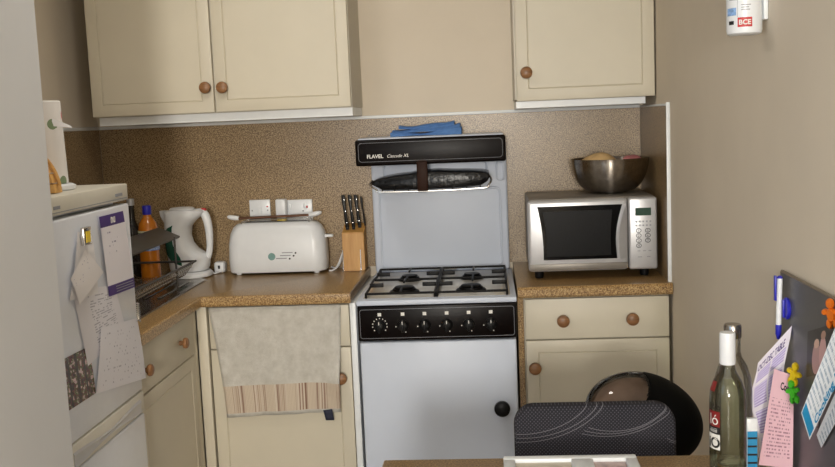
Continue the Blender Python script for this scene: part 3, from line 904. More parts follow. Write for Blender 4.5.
# brown stick with white ends resting on the rack
st = thing('wooden_stick', 'thin brown wooden stick with white ends lying across the toaster rack', 'utensil', (-0.84, TY - 0.02, 1.1165))
sy = TY - 0.025
obj('shaft', tube(new(), [(-0.99, sy, 1.1225), (-0.70, sy, 1.1265)], 0.0052, 10), 'stickwood', st)
for (xa, za), (xb, zb) in (((-1.030, 1.131), (-0.985, 1.123)), ((-0.655, 1.136), (-0.705, 1.1265))):
    obj('end_cap', tube(new(), smooth_path([(xa, sy, za), ((xa + xb) / 2, sy, (za + zb) / 2 - 0.001), (xb, sy, zb)], 5), [0.004, 0.006, 0.008, 0.009, 0.0095, 0.0098, 0.0098, 0.0095, 0.009, 0.0085, 0.008], 10), 'white_plastic', st, 'white plastic end')

# cable of the toaster
bm = tube(new(), smooth_path([(-0.640, -0.030, 0.906), (-0.620, -0.055, 0.905), (-0.605, -0.060, 0.925), (-0.592, -0.040, 0.960), (-0.588, -0.022, 0.968), (-0.594, -0.030, 0.945), (-0.604, -0.075, 0.918), (-0.622, -0.105, 0.9045), (-0.636, -0.115, 0.9045)], 7), 0.0036, 8)
tag(obj('power_cable', bm, 'white_plastic'), 'looped white cable between toaster and knife block', 'cable')

# wall sockets
t = thing('wall_socket', 'single white switch plate left of the double socket', 'socket', (-0.92, -0.012, 1.10))
obj('plate', bx(-0.963, -0.878, -0.0105, -0.019, 1.100, 1.186, bev=0.003), 'white_plastic', t)
obj('rocker', bx(-0.928, -0.912, -0.019, -0.023, 1.13, 1.155, bev=0.002), 'white_plastic', t)
for sx in (-0.952, -0.889):
    obj('screw', lathe(new(), [(0.003, 0), (0.003, 0.001), (0.0005, 0.0012)], (sx, -0.019, 1.143), 10, '-Y'), 'grey_print', t)
obj('neon', bx(-0.893, -0.886, -0.019, -0.0215, 1.155, 1.160), 'red', t)
t = thing('wall_socket', 'double white wall socket with a device plugged in on its left', 'socket', (-0.778, -0.012, 1.093))
obj('plate', bx(-0.849, -0.707, -0.0105, -0.019, 1.093, 1.181, bev=0.003), 'white_plastic', t)
for rx in (-0.798, -0.735):
    obj('rocker', bx(rx - 0.008, rx + 0.008, -0.019, -0.023, 1.145, 1.168, bev=0.002), 'white_plastic', t)
for hx, hz in ((-0.745, 1.135), (-0.756, 1.118), (-0.734, 1.118)):
    obj('pin_hole', bx(hx - 0.003, hx + 0.003, -0.019, -0.0196, hz - 0.002, hz + 0.002), 'black', t)
obj('switch_mark', bx(-0.731, -0.725, -0.0192, -0.0236, 1.147, 1.156), 'red', t)
t = thing('plug_in_device', 'slim white plug-in device with yellow base in the double socket', 'plug', (-0.826, -0.04, 1.09))
obj('case', bx(-0.848, -0.806, -0.0235, -0.062, 1.112, 1.188, bev=0.006, seg=3), 'white_plastic', t)
obj('yellow_base', bx(-0.845, -0.809, -0.026, -0.06, 1.090, 1.1117, bev=0.004), 'yellow', t, 'yellow transparent base')

# ------------------------------------------------------------------ knife block and knives
kb = thing('knife_block', 'pale wooden knife block standing beside the cooker', 'knife block', (-0.536, -0.08, 0.9005))
bm = new()
loft(bm, [[(-0.579, -0.120, 0.9005), (-0.493, -0.120, 0.9005), (-0.493, -0.022, 0.9005), (-0.579, -0.022, 0.9005)],
          [(-0.580, -0.110, 1.050), (-0.494, -0.110, 1.050), (-0.494, -0.022, 1.080), (-0.580, -0.022, 1.080)]])
bmesh.ops.bevel(bm, geom=bm.edges[:], offset=0.003, segments=2, affect='EDGES')
obj('block', bm, 'blockwood', kb)
for wx in (-0.577, -0.508):
    obj('wire_prong', tube(new(), smooth_path([(wx, -0.140, 0.9025), (wx, -0.1265, 0.905), (wx, -0.1245, 0.93), (wx, -0.1225, 0.985)], 5), 0.0019, 6), 'chrome', kb, 'thin chrome wire prong')
for i, (kx, kz1, ky, wd, lab) in enumerate(((-0.566, 1.198, -0.085, 0.014, 'black riveted knife handle, leftmost in the wooden block'), (-0.541, 1.198, -0.085, 0.013, 'black riveted knife handle, second from the left in the wooden block'),
                                        (-0.519, 1.196, -0.070, 0.014, 'black riveted knife handle, third from the left in the wooden block'), (-0.499, 1.188, -0.055, 0.008, 'slim black sharpening steel handle, rightmost in the wooden block'))):
    base = 1.0605 + (0.030 / 0.088) * (ky + 0.11)
    k_ = thing('kitchen_knife' if i < 3 else 'sharpening_steel', lab, 'knife' if i < 3 else 'sharpener', (kx, ky, base), 'knives in the block')
    xs = kx + 0.006
    pts = [(xs - wd / 2, base + 0.001), (xs + wd / 2, base + 0.001), (xs + wd / 2 - 0.008, (base + kz1) / 2), (xs + wd / 2 - 0.010, kz1 - 0.006), (xs + wd / 2 - 0.014, kz1), (xs - wd / 2 - 0.010, kz1), (xs - wd / 2 - 0.010, kz1 - 0.02), (xs - wd / 2 - 0.004, (base + kz1) / 2)]
    h = obj('handle', prism(new(), [(x, ky - 0.008, z) for x, z in pts], (0, 0.016, 0), bev=0.002), 'black', k_)
    if i < 3:
        for s in (0.15, 0.5, 0.85):
            obj('rivet', lathe(new(), [(0.0019, 0), (0.0018, 0.0008), (0.0005, 0.0010)], (xs - 0.008 * s, ky - 0.008, base + (kz1 - base) * s), 8, '-Y'), 'chrome', h)
    obj('bolster', bx(xs - wd / 2 + 0.001, xs + wd / 2 - 0.001, ky - 0.005, ky + 0.005, base - 0.008, base + 0.0005), 'iron', k_)

# ------------------------------------------------------------------ kettle
ke = thing('kettle', 'white plastic jug kettle with green water window', 'kettle', (-1.19, -0.13, 0.9005))
obj('power_base', lathe(new(), [(0.078, 0), (0.086, 0.004), (0.086, 0.016), (0.078, 0.024), (0.05, 0.026)], (-1.187, -0.13, 0.9005), 36), 'white_plastic', ke)
KS = [(0.928, -1.262, -1.118, 0.064), (0.940, -1.266, -1.110, 0.066), (0.970, -1.270, -1.106, 0.067), (0.990, -1.272, -1.118, 0.067), (1.010, -1.273, -1.150, 0.066), (1.035, -1.274, -1.170, 0.065), (1.065, -1.274, -1.177, 0.064), (1.100, -1.275, -1.172, 0.062), (1.125, -1.276, -1.150, 0.061), (1.145, -1.276, -1.122, 0.060), (1.158, -1.275, -1.112, 0.056), (1.165, -1.262, -1.122, 0.050)]
rings = []
for z, xa, xb, dy in KS:
    cx, rx = (xa + xb) / 2, (xb - xa) / 2
    ring = []
    for k in range(32):
        a = 2 * PI * k / 32
        c_, s_ = math.cos(a), math.sin(a)
        ring.append((cx + rx * math.copysign(abs(c_) ** 0.85, c_), -0.13 + dy * math.copysign(abs(s_) ** 0.85, s_), z))
    rings.append(ring)
obj('jug', loft(new(), rings), 'white_plastic', ke)
hp = smooth_path([(-1.150, -0.13, 1.153), (-1.122, -0.13, 1.152), (-1.108, -0.13, 1.125), (-1.102, -0.13, 1.08), (-1.102, -0.13, 1.03), (-1.106, -0.13, 0.998), (-1.116, -0.13, 0.975), (-1.140, -0.13, 0.965)], 5)
obj('handle', tube(new(), hp, [0.0145 + 0.002 * math.sin(i / 5.0) for i in range(len(hp))], 14), 'white_plastic', ke)
obj('lid', lathe(new(), [(0.048, -0.003), (0.050, 0.002), (0.044, 0.007), (0.01, 0.010)], (-1.205, -0.13, 1.168), 28), 'white_plastic', ke)
obj('switch', bx(-1.128, -1.108, -0.139, -0.121, 1.156, 1.170, bev=0.004), 'red', ke, 'small red switch')
obj('spout', loft(new(), [[(-1.262, -0.13 + 0.022 * s, 1.10 + 0.0), (-1.262, -0.13 + 0.022 * s, 1.162), (-1.262, -0.13 - 0.022 * s, 1.162), (-1.262, -0.13 - 0.022 * s, 1.10)] if False else
                          [(-1.268, -0.155, 1.11), (-1.268, -0.155, 1.164), (-1.268, -0.105, 1.164), (-1.268, -0.105, 1.11)] for s in (1,)] +
                         [[(-1.290, -0.140, 1.145), (-1.292, -0.143, 1.165), (-1.292, -0.117, 1.165), (-1.290, -0.120, 1.145)]]), 'white_plastic', ke)
# green water window following the jug's front left side
def kett(zz):
    for (z0, a0, b0, d0), (z1, a1, b1, d1) in zip(KS, KS[1:]):
        if z0 <= zz <= z1:
            s = (zz - z0) / (z1 - z0)
            return a0 + (a1 - a0) * s, b0 + (b1 - b0) * s, d0 + (d1 - d0) * s
    return KS[-1][1:]
def green(u, v):
    z = 0.952 + (1.112 - 0.952) * v
    xa, xb, dy = kett(z)
    cx, rx = (xa + xb) / 2, (xb - xa) / 2
    a_right = math.radians(265)
    a_left = math.radians(265 - 62 * max(0.0, math.sin(PI * v)) ** 0.7)
    a = a_right + (a_left - a_right) * u
    c_, s_ = math.cos(a), math.sin(a)
    return (cx + (rx + 0.0018) * math.copysign(abs(c_) ** 0.85, c_), -0.13 + (dy + 0.0018) * math.copysign(abs(s_) ** 0.85, s_), z)
obj('water_window', sheet(new(), green, 8, 14), 'darkgreen', ke, 'dark green water window')
# plug and cable by the kettle
t = thing('plug', 'white plug lying between kettle and toaster', 'plug', (-1.10, -0.05, 0.9005))
obj('plug_body', bx(-1.112, -1.068, -0.066, -0.022, 0.9005, 0.945, bev=0.010, seg=3), 'white_plastic', t)
obj('plug_pin', bx(-1.094, -1.086, -0.0655, -0.0675, 0.918, 0.931), 'black', t)
obj('cable', tube(new(), smooth_path([(-1.085, -0.062, 0.906), (-1.095, -0.085, 0.9045), (-1.105, -0.09, 0.9045), (-1.12, -0.06, 0.906), (-1.14, -0.03, 0.906)], 5), 0.0034, 8), 'white_plastic', t)

# ------------------------------------------------------------------ sink, rack, bottles
sk = thing('sink_drainer', 'stainless steel sink drainer set in the corner worktop', 'sink', (-1.3, -0.65, 0.9005))
bm = new()
o0 = [(-1.3 + a, -0.66 + b) for a, b in rrect(0.42, 0.92, 0.05, 6)]
def inset(o, d, cx=-1.3, cy=-0.66):
    return [(cx + (x - cx) * (1 - d / 0.21), cy + (y - cy) * (1 - d / 0.46)) for x, y in o]
loft(bm, [[(x, y, 0.9005) for x, y in o0], [(x, y, 0.9045) for x, y in inset(o0, 0.004)], [(x, y, 0.9045) for x, y in inset(o0, 0.014)], [(x, y, 0.9015) for x, y in inset(o0, 0.020)]])
obj('plate', bm, 'drainer', sk)
for i in range(7):
    x = -1.45 + 0.05 * i
    obj('rib', bx(x - 0.006, x + 0.006, -0.28, -0.62, 0.9015, 0.905, bev=0.0015), 'drainer', sk)

dr = thing('dish_rack', 'two-tier wire dish rack with dark shelf on the drainer', 'dish rack', (-1.2, -0.62, 0.905))
bm = new()
box(bm, -1.20, -1.115, -0.44, -0.98, 1.108, 1.116, bev=0.002)
bmesh.ops.rotate(bm, verts=bm.verts[:], cent=(-1.16, -0.7, 1.112), matrix=Matrix.Rotation(math.radians(24), 3, 'Y'))
obj('shelf', bm, 'shelf_grey', dr, 'dark grey sloping shelf')
bm = new()
for x, z in ((-1.10, 0.990), (-1.36, 0.990)):
    tube(bm, [(x, -0.335, z), (x, -1.0, z)], 0.0045)
for y in (-0.34, -1.0):
    tube(bm, [(-1.36, y, 0.990), (-1.10, y, 0.990)], 0.004)
obj('rail', bm, 'wirecoat', dr)
bm = new()
for i in range(26):
    y = -0.36 - 0.025 * i
    tube(bm, smooth_path([(-1.10, y, 0.988), (-1.13, y, 0.95), (-1.16, y, 0.935), (-1.30, y, 0.935), (-1.33, y, 0.95), (-1.36, y, 0.988)], 2), 0.0013, 5)
for x, z in ((-1.115, 0.968), (-1.13, 0.950), (-1.16, 0.935), (-1.20, 0.935), (-1.25, 0.935), (-1.30, 0.935)):
    tube(bm, [(x, -0.34, z), (x, -1.0, z)], 0.0013, 5)
obj('wire_basket', bm, 'chrome', dr, 'fine chrome wire basket')
for x in (-1.12, -1.34):
    for y in (-0.50, -0.92):
        obj('leg', tube(new(), [(x, y, 0.9062), (x, y, 1.10)], 0.004), 'wirecoat', dr)

def bottle(name, label, cat, c, prof, mat):
    t = thing(name, label, cat, c)
    return t, obj('glass', lathe(new(), prof, c, 28), mat, t)
jc = (-1.285, -0.30, 0.9052)
t, _ = bottle('squash_bottle', 'orange squash bottle with blue cap behind the dish rack', 'bottle', jc,
              [(0.030, 0), (0.036, 0.006), (0.037, 0.02), (0.0365, 0.10), (0.0365, 0.12), (0.037, 0.14), (0.0375, 0.20), (0.033, 0.228), (0.020, 0.248), (0.0145, 0.256), (0.0145, 0.262)], 'juice')
obj('cap', lathe(new(), [(0.0155, 0.262), (0.0165, 0.266), (0.0165, 0.292), (0.015, 0.296), (0.003, 0.2965)], jc, 22), 'blue', t, 'blue screw cap')
def cyl(c, r, a0, a1, z0, z1):
    return lambda u, v: (c[0] + r * math.cos(a0 + (a1 - a0) * u), c[1] + r * math.sin(a0 + (a1 - a0) * u), c[2] + z0 + (z1 - z0) * v)
obj('label', sheet(new(), cyl(jc, 0.0382, math.radians(180), math.radians(400), 0.168, 0.203), 24, 2), 'label_green', t)
obj('lower_label', sheet(new(), cyl(jc, 0.0380, math.radians(230), math.radians(380), 0.128, 0.158), 24, 2), 'label_blue', t)
bc = (-1.410, -0.13, 0.9005)
t, _ = bottle('dark_bottle', 'dark bottle with silver cap half hidden behind the fridge', 'bottle', bc,
              [(0.030, 0), (0.033, 0.006), (0.033, 0.17), (0.030, 0.19), (0.016, 0.225), (0.0135, 0.24), (0.0135, 0.29)], 'dark_glass')
obj('cap', lathe(new(), [(0.0148, 0.290), (0.0150, 0.294), (0.0150, 0.316), (0.004, 0.317)], bc, 20), 'silver', t)
obj('label', sheet(new(), cyl(bc, 0.0336, math.radians(200), math.radians(400), 0.10, 0.15), 20, 2), 'purple', t)

# ------------------------------------------------------------------ fridge freezer
FX, FY0, FY1, FZ = -1.0130, -1.190, -1.738, 1.3350
fg = thing('fridge_freezer', 'white fridge freezer covered with pinned papers at the left', 'fridge', (-1.28, -1.46, 0))
obj('cabinet', bx(-1.545, -1.058, FY0 - 0.002, FY1 + 0.002, 0.02, 1.285), 'fridge_white', fg)
tp = obj('top_panel', bx(-1.548, FX, FY0, FY1, 1.2895, FZ, bev=0.004), 'fridge_cream', fg)
obj('lettering', bx(FX + 0.0002, FX + 0.0012, -1.235, -1.285, 1.304, 1.312), 'grey_print', tp)
obj('lettering', bx(FX + 0.0002, FX + 0.0012, -1.63, -1.665, 1.304, 1.312), 'grey_print', tp)
obj('top_line', bx(FX + 0.0002, FX + 0.0008, FY0 - 0.01, FY1 + 0.01, 1.2955, 1.2975), 'grey_print', tp)
obj('door', bx(-1.057, FX, FY0, FY1, 0.740, 1.280, bev=0.006, seg=3), 'fridge_white', fg)
hb = obj('handle_strip', bx(-1.057, FX + 0.002, FY0, FY1, 0.676, 0.738, bev=0.005), 'fridge_cream', fg, 'cream strip with recessed grip')
rings = []
for i in range(17):
    s = i / 16
    y = -1.225 - 0.45 * s
    w_ = 0.013 * (1 + 0.55 * math.cos(2 * PI * s))
    rings.append([(FX + 0.0022, y, 0.700 - w_), (FX + 0.0022, y, 0.700 + w_), (FX + 0.007, y, 0.700 + w_ * 0.7), (FX + 0.004, y, 0.700 - w_ * 0.2), (FX + 0.006, y, 0.700 - w_ * 0.8)])
obj('grip', loft(new(), rings), 'silver', hb, 'waisted silver grip')
obj('door', bx(-1.057, FX, FY0, FY1, 0.06, 0.672, bev=0.006, seg=3), 'fridge_white', fg)

def fsheet(name, mat, bl, br, tr, tl, off, label, cat='paper', bulge=0.004, kind='mid', group='papers on the fridge', n=6):
    pts = [(FX + off, y, z) for y, z in (bl, br, tr, tl)]
    o = obj(name, sheet(new(), quad(*pts, bulge=bulge, bdir=(1, 0, 0), kind=kind), n, n), mat, fixn=False)
    return tag(o, label, cat, group)
fsheet('letter', 'paper_table', (-1.554, 0.903), (-1.29, 0.936), (-1.349, 1.072), (-1.609, 1.105), 0.003, 'folded printed list hanging under the clipped notes on the fridge', bulge=0.002)
fsheet('letter', 'paper_form', (-1.53, 0.825), (-1.178, 0.77), (-1.212, 0.954), (-1.466, 0.981), 0.007, 'large printed form sheet lowest on the fridge door', bulge=0.003)
fsheet('letter', 'paper', (-1.640, 1.085), (-1.470, 1.070), (-1.481, 1.231), (-1.564, 1.241), 0.009, 'blank white folded sheet behind the handwritten note on the fridge', bulge=0.004)
fsheet('note', 'paper_note', (-1.603, 1.067), (-1.443, 1.122), (-1.547, 1.196), (-1.640, 1.137), 0.016, 'tilted handwritten note clipped on the fridge door', bulge=0.003)
fsheet('notepad', 'notepad', (-1.396, 1.049), (-1.207, 1.042), (-1.253, 1.263), (-1.42, 1.263), 0.006, 'notepad with purple top and bottom bands on the fridge', 'notepad', bulge=0.002)
fsheet('photograph', 'photo_wood', (-1.689, 0.827), (-1.518, 0.824), (-1.536, 0.950), (-1.702, 0.954), 0.002, 'small woodland photograph stuck low on the fridge door', 'photograph', bulge=0.001)
nx = FX + 0.0092
obj_note = bpy.data.objects['notepad']
obj('lettering', text_bm('nu', 0.032, lambda a, b, c: (nx + c, -1.352 + a, 1.240 + b), extrude=0.0002, bold=0.0008), 'white_print', obj_note, 'white lettering on purple band')
for i in range(3):
    v0 = 0.030 + 0.032 * i
    pf = quad((nx, -1.396, 1.049), (nx, -1.207, 1.042), (nx, -1.253, 1.263), (nx, -1.42, 1.263))
    obj('small_print', sheet(new(), lambda u, v: pf(0.26 + 0.66 * u, v0 + 0.010 * v), 4, 1), 'grey_print', obj_note)
t = thing('magnet', 'shiny yellow and silver clip magnet on the upper fridge notes', 'magnet', (FX + 0.0215, -1.537, 1.205), 'fridge magnets')
obj('clip', bx(FX + 0.0135, FX + 0.024, -1.562, -1.515, 1.205, 1.250, bev=0.003), 'chrome', t)
obj('inlay', bx(FX + 0.0242, FX + 0.0250, -1.552, -1.526, 1.212, 1.240), 'yellow', t)
bm = new()
pts = []
for i in range(70):
    a = i * 0.9
    pts.append((FX + 0.017 + 0.005 * math.cos(a), -1.226 + 0.007 * math.sin(a), 0.945 + 0.0008 * i))
tag(obj('magnet', tube(new(), pts, 0.0011, 5), 'chrome'), 'coiled wire magnet at the right edge of the fridge door', 'magnet', 'fridge magnets')

# kitchen roll and wooden arch on the fridge
rc = (-1.150, -1.41, FZ + 0.0005)
kr = thing('kitchen_roll', 'patterned white kitchen roll on its holder on the fridge', 'kitchen roll', rc)
obj('holder_base', lathe(new(), [(0.074, 0), (0.078, 0.004), (0.078, 0.012), (0.07, 0.016), (0.02, 0.017)], rc, 32), 'white_plastic', kr)
obj('paper_roll', lathe(new(), [(0.020, 0.018), (0.060, 0.018), (0.0605, 0.022), (0.056, 0.228), (0.054, 0.230), (0.020, 0.230)], rc, 36), 'kitchen_roll', kr)
obj('loose_sheet', sheet(new(), lambda u, v: (rc[0] + 0.052 + 0.040 * u - 0.006 * v, rc[1] - 0.03 + 0.02 * u, rc[2] + 0.165 + 0.022 * v * (1 - 0.7 * u) - 0.006 * u), 6, 6), 'paper', kr)
obj('spindle', lathe(new(), [(0.009, 0.017), (0.009, 0.238), (0.002, 0.242)], rc, 14), 'pinewood', kr)
ar = thing('slatted_arch', 'arched slatted pine rack on the fridge before the kitchen roll', 'rack', (-1.20, -1.53, FZ + 0.0005))
za = FZ + 0.0005
for i in range(5):
    z0, z1 = za + 0.001 + 0.025 * i, za + 0.0235 + 0.025 * i
    rgt = lambda z: -1.212 + 0.155 * math.sqrt(max(0, 1 - ((z - za) / 0.137) ** 2))
    n = 5
    pts = [(-1.40, -1.555, z0)] + [(rgt(z0 + (z1 - z0) * k / n), -1.555, z0 + (z1 - z0) * k / n) for k in range(n + 1)] + [(-1.40, -1.555, z1)]
    obj('slat', prism(new(), pts, (0, 0.045, 0), bev=0.002), 'pinewood', ar)
pts = [(-1.212 + 0.160 * math.sin(a), -1.5325, za + 0.004 + 0.140 * math.cos(a)) for a in [PI / 2 * k / 14 for k in range(-4, 14)]]
obj('arch_rail', tube(new(), pts, 0.0045, 8), 'pinewood', ar)

# ------------------------------------------------------------------ table and what stands on it
tb = thing('kitchen_table', 'speckled laminate table top in the foreground against the right wall', 'table', (0.17, -2.4, 0))
obj('table_top', bx(-0.246, XR - 0.003, -1.832, -3.05, 0.720, 0.75, bev=0.004), 'lam', tb)
for lx in (-0.20, 0.56):
    for ly in (-1.90, -2.98):
        obj('leg', bx(lx - 0.022, lx + 0.022, ly - 0.022, ly + 0.022, 0.0, 0.7195), 'blockwood', tb)

fr = thing('picture_frame', 'white picture frame lying flat on the table', 'picture frame', (0.15, -1.95, 0.7505))
bm = new()
x0, x1, y0, y1 = 0.012, 0.288, -1.862, -2.05
box(bm, x0, x1, y0, y0 - 0.022, 0.7505, 0.765, bev=0.003); box(bm, x0, x0 + 0.024, y0 - 0.022, y1, 0.7505, 0.765, bev=0.003)
box(bm, x1 - 0.024, x1, y0 - 0.022, y1, 0.7505, 0.765, bev=0.003)
box(bm, x0 + 0.14, x0 + 0.185, y0 - 0.022, y1, 0.7505, 0.765, bev=0.003); box(bm, x0 + 0.024, x1 - 0.024, y1 + 0.02, y1, 0.7505, 0.765, bev=0.003)
obj('frame', bm, 'trim', fr)
obj('picture', bx(x0 + 0.0245, x0 + 0.1395, y0 - 0.0225, y1 + 0.0205, 0.7505, 0.757), 'pic_sand', fr)
obj('picture', bx(x0 + 0.1855, x1 - 0.0245, y0 - 0.0225, y1 + 0.0205, 0.7505, 0.757), 'pic_rose', fr)

# wine-style bottle with red and white label
b1 = (0.455, -1.957, 0.7505)
t, _ = bottle('glass_bottle', 'tall pale green glass bottle with white screw cap and red label', 'bottle', b1,
              [(0.030, 0.0), (0.0345, 0.004), (0.0352, 0.02), (0.0352, 0.150), (0.0335, 0.175), (0.027, 0.195), (0.0165, 0.213), (0.0138, 0.225), (0.0138, 0.262)], 'glass_green')
obj('liquid', lathe(new(), [(0.028, 0.004), (0.0335, 0.008), (0.0338, 0.150), (0.032, 0.174), (0.027, 0.190), (0.002, 0.1905)], b1, 28), 'liquid', t)
obj('cap', lathe(new(), [(0.0146, 0.228), (0.0152, 0.231), (0.0152, 0.287), (0.0140, 0.291), (0.003, 0.2915)], b1, 24), 'white_plastic', t, 'white screw cap')
af = math.atan2(-3.85 - b1[1], 0 - b1[0])          # towards where the bottle is seen from
def on_bottle(c, r, amid, z):
    return lambda a, b, q: (c[0] + (r + q) * math.cos(amid + a / r), c[1] + (r + q) * math.sin(amid + a / r), c[2] + z + b)
al = af - math.radians(50)
obj('red_label', sheet(new(), cyl(b1, 0.0357, al - 0.45, al + 0.45, 0.108, 0.139), 14, 2), 'maroon', t)
obj('white_label', sheet(new(), cyl(b1, 0.0357, al - 0.45, al + 0.45, 0.062, 0.093), 14, 2), 'white_print', t)
obj('black_band', sheet(new(), cyl(b1, 0.0356, al - 0.45, al + 0.45, 0.0935, 0.1075), 14, 2), 'black_print', t)
obj('neck_seal', sheet(new(), lambda u, v: (b1[0] + (0.0338 - 0.007 * v) * math.cos(al - 0.55 + 0.6 * u), b1[1] + (0.0338 - 0.007 * v) * math.sin(al - 0.55 + 0.6 * u), b1[2] + 0.177 + 0.019 * v), 8, 3), 'maroon', t)
obj('lettering', text_bm('l\u00f3', 0.031, on_bottle(b1, 0.0362, al + 0.05, 0.112), 'CENTER'), 'white_print', t)
obj('lettering', text_bm('iO', 0.029, on_bottle(b1, 0.0362, al + 0.05, 0.066), 'CENTER', bold=0.0008), 'black_print', t)
obj('lettering', text_bm('iiiiiii', 0.013, on_bottle(b1, 0.0362, al + 0.02, 0.0965), 'CENTER'), 'white_print', t)
obj('lettering', text_bm('ino', 0.018, on_bottle(b1, 0.0358, al + 0.18, 0.1425), 'CENTER'), 'black_print', t)
b2 = (0.484, -1.880, 0.7505)
t, _ = bottle('glass_bottle', 'clear glass bottle with clear cap standing behind the red labelled bottle', 'bottle', b2,
              [(0.032, 0.0), (0.0375, 0.004), (0.038, 0.02), (0.038, 0.150), (0.036, 0.178), (0.028, 0.205), (0.018, 0.222), (0.0155, 0.232), (0.0155, 0.262)], 'glass_clear')
obj('cap', lathe(new(), [(0.0165, 0.262), (0.0175, 0.264), (0.0175, 0.286), (0.0155, 0.290), (0.003, 0.2905)], b2, 24), 'steel', t)

bxo = thing('leaflet_box', 'slim white and blue box standing between bottle and calendar', 'box', (0.51, -1.925, 0.7505))
obj('carton', bx(0.499, 0.5195, -1.9205, -1.9305, 0.7505, 0.858, bev=0.001), 'white_plastic', bxo)
obj('blue_panel', bx(0.4995, 0.5190, -1.9307, -1.9311, 0.752, 0.832), 'leaflet_blue', bxo)
for z in (0.765, 0.782, 0.799, 0.816):
    obj('stripe', bx(0.5000, 0.5185, -1.9313, -1.9317, z, z + 0.004), 'black_print', bxo)

# magnet board on the wall above the table
BX0, BX1, BZ0, BZ1 = 0.588, 0.597, 0.7505, 1.136
def bd(y, z, n=0.0):
    return (BX0 + (BX1 - BX0) * (z - BZ0) / (BZ1 - BZ0) - n, y, z)
mb = thing('magnet_board', 'grey metal notice board leaning against the right wall', 'notice board', (0.592, -2.1, BZ0))
bm = new()
prism(bm, [bd(-1.822, BZ0), bd(-2.50, BZ0), bd(-2.50, BZ1), bd(-1.822, BZ1)], (0.0055, 0, 0.0))
obj('panel', bm, 'board', mb)
bm = new()
for (ya, za_), (yb, zb_) in (((-1.820, BZ0 + 0.001), (-1.820, BZ1)), ((-1.820, BZ1), (-2.502, BZ1))):
    p0, p1 = bd(ya, za_, -0.002), bd(yb, zb_, -0.002)
    tube(bm, [p0, p1], 0.0034, 6)
obj('edge_trim', bm, 'board_edge', mb)

def psheet(name, mat, bl, br, tr, tl, label, bulge=0.0, bdir=(-1, 0, 0), kind='mid', n=10, cat='paper'):
    fn = quad(bl, br, tr, tl, bulge, bdir, kind)
    return tag(obj(name, sheet(new(), fn, n, n), mat, fixn=False), label, cat, 'papers on the notice board'), fn
def on_sheet(fn, u0, v0, su, sv, off=(-0.25, -0.95, 0.0), d=0.0012):
    od = Vector(off).normalized() * d
    return lambda a, b, c: Vector(fn(u0 + a * su, v0 + b * sv)) + od
cal, cfn = psheet('calendar', 'calendar', (0.533, -1.868, 0.757), (0.583, -1.900, 0.760), (0.588, -1.900, 1.040), (0.529, -1.872, 0.958), 'lilac October to December timetable sheet curling off the board', 0.010, (0.6, -0.6, 0), 'wave', cat='calendar')
obj('lettering', text_bm('OCT-DEC TABLE', 0.1, on_sheet(cfn, 0.04, 0.885, 0.92 / 0.86, 0.9), bold=0.002), 'purple', cal, 'purple capital heading')
pk, pfn = psheet('notice', 'pink', (0.523, -1.925, 0.760), (0.581, -1.955, 0.764), (0.5825, -1.955, 0.951), (0.552, -1.930, 0.959), 'pink printed notice hanging before the lilac timetable', 0.004, (-0.3, -0.9, 0), 'mid', cat='notice')
obj('lettering', text_bm('Cou', 0.1, on_sheet(pfn, 0.40, 0.82, 2.2, 1.1), bold=0.003), 'black_print', pk, 'black bold heading')
lf2, f2 = psheet('leaflet', 'leaflet', (0.5865, -2.075, 0.872), (0.5885, -2.095, 0.854), (0.5860, -2.29, 1.040), (0.5850, -2.27, 1.090), 'rear white leaflet peeping out under the cookery leaflet', cat='leaflet')
lf, f1 = psheet('leaflet', 'leaflet', (0.579, -2.060, 0.857), (0.551, -2.100, 0.922), (0.567, -2.27, 1.162), (0.578, -2.30, 1.111), 'white and blue cookery leaflet slanting across the notice board', cat='leaflet')
lfn = quad((0.579, -2.060, 0.857), (0.551, -2.100, 0.922), (0.567, -2.27, 1.162), (0.578, -2.30, 1.111))
obj('blue_header', sheet(new(), lambda u, v: Vector(lfn(0.05 + 0.9 * u, 0.015 + 0.10 * v)) + Vector((-0.0007, -0.0012, 0.0004)), 4, 4), 'leaflet_blue', lf)
obj('lettering', text_bm('Cooking M', 0.1, lambda a, b, c: Vector(lfn(0.04 + b * 3.0, 0.15 + a * 1.15)) + Vector((-0.0008, -0.0014, 0.0005)), bold=0.003), 'leaflet_blue', lf, 'blue lettering along the edge')

def bphoto(name, mat, y0, y1, zbl, zbr, ztr, ztl, label):
    o = obj(name, sheet(new(), quad(bd(y0, zbl, 0.0012), bd(y1, zbr, 0.0012), bd(y1, ztr, 0.0012), bd(y0, ztl, 0.0012)), 4, 4), mat, fixn=False)
    return tag(o, label, 'photograph', 'photographs on the notice board')
bphoto('photograph', 'photo_people', -2.000, -2.150, 0.960, 1.012, 1.098, 1.049, 'dark photograph of two people on the notice board')
bphoto('photograph', 'photo_people', -2.002, -2.075, 0.862, 0.885, 0.935, 0.915, 'small dark photograph below the one of two people')

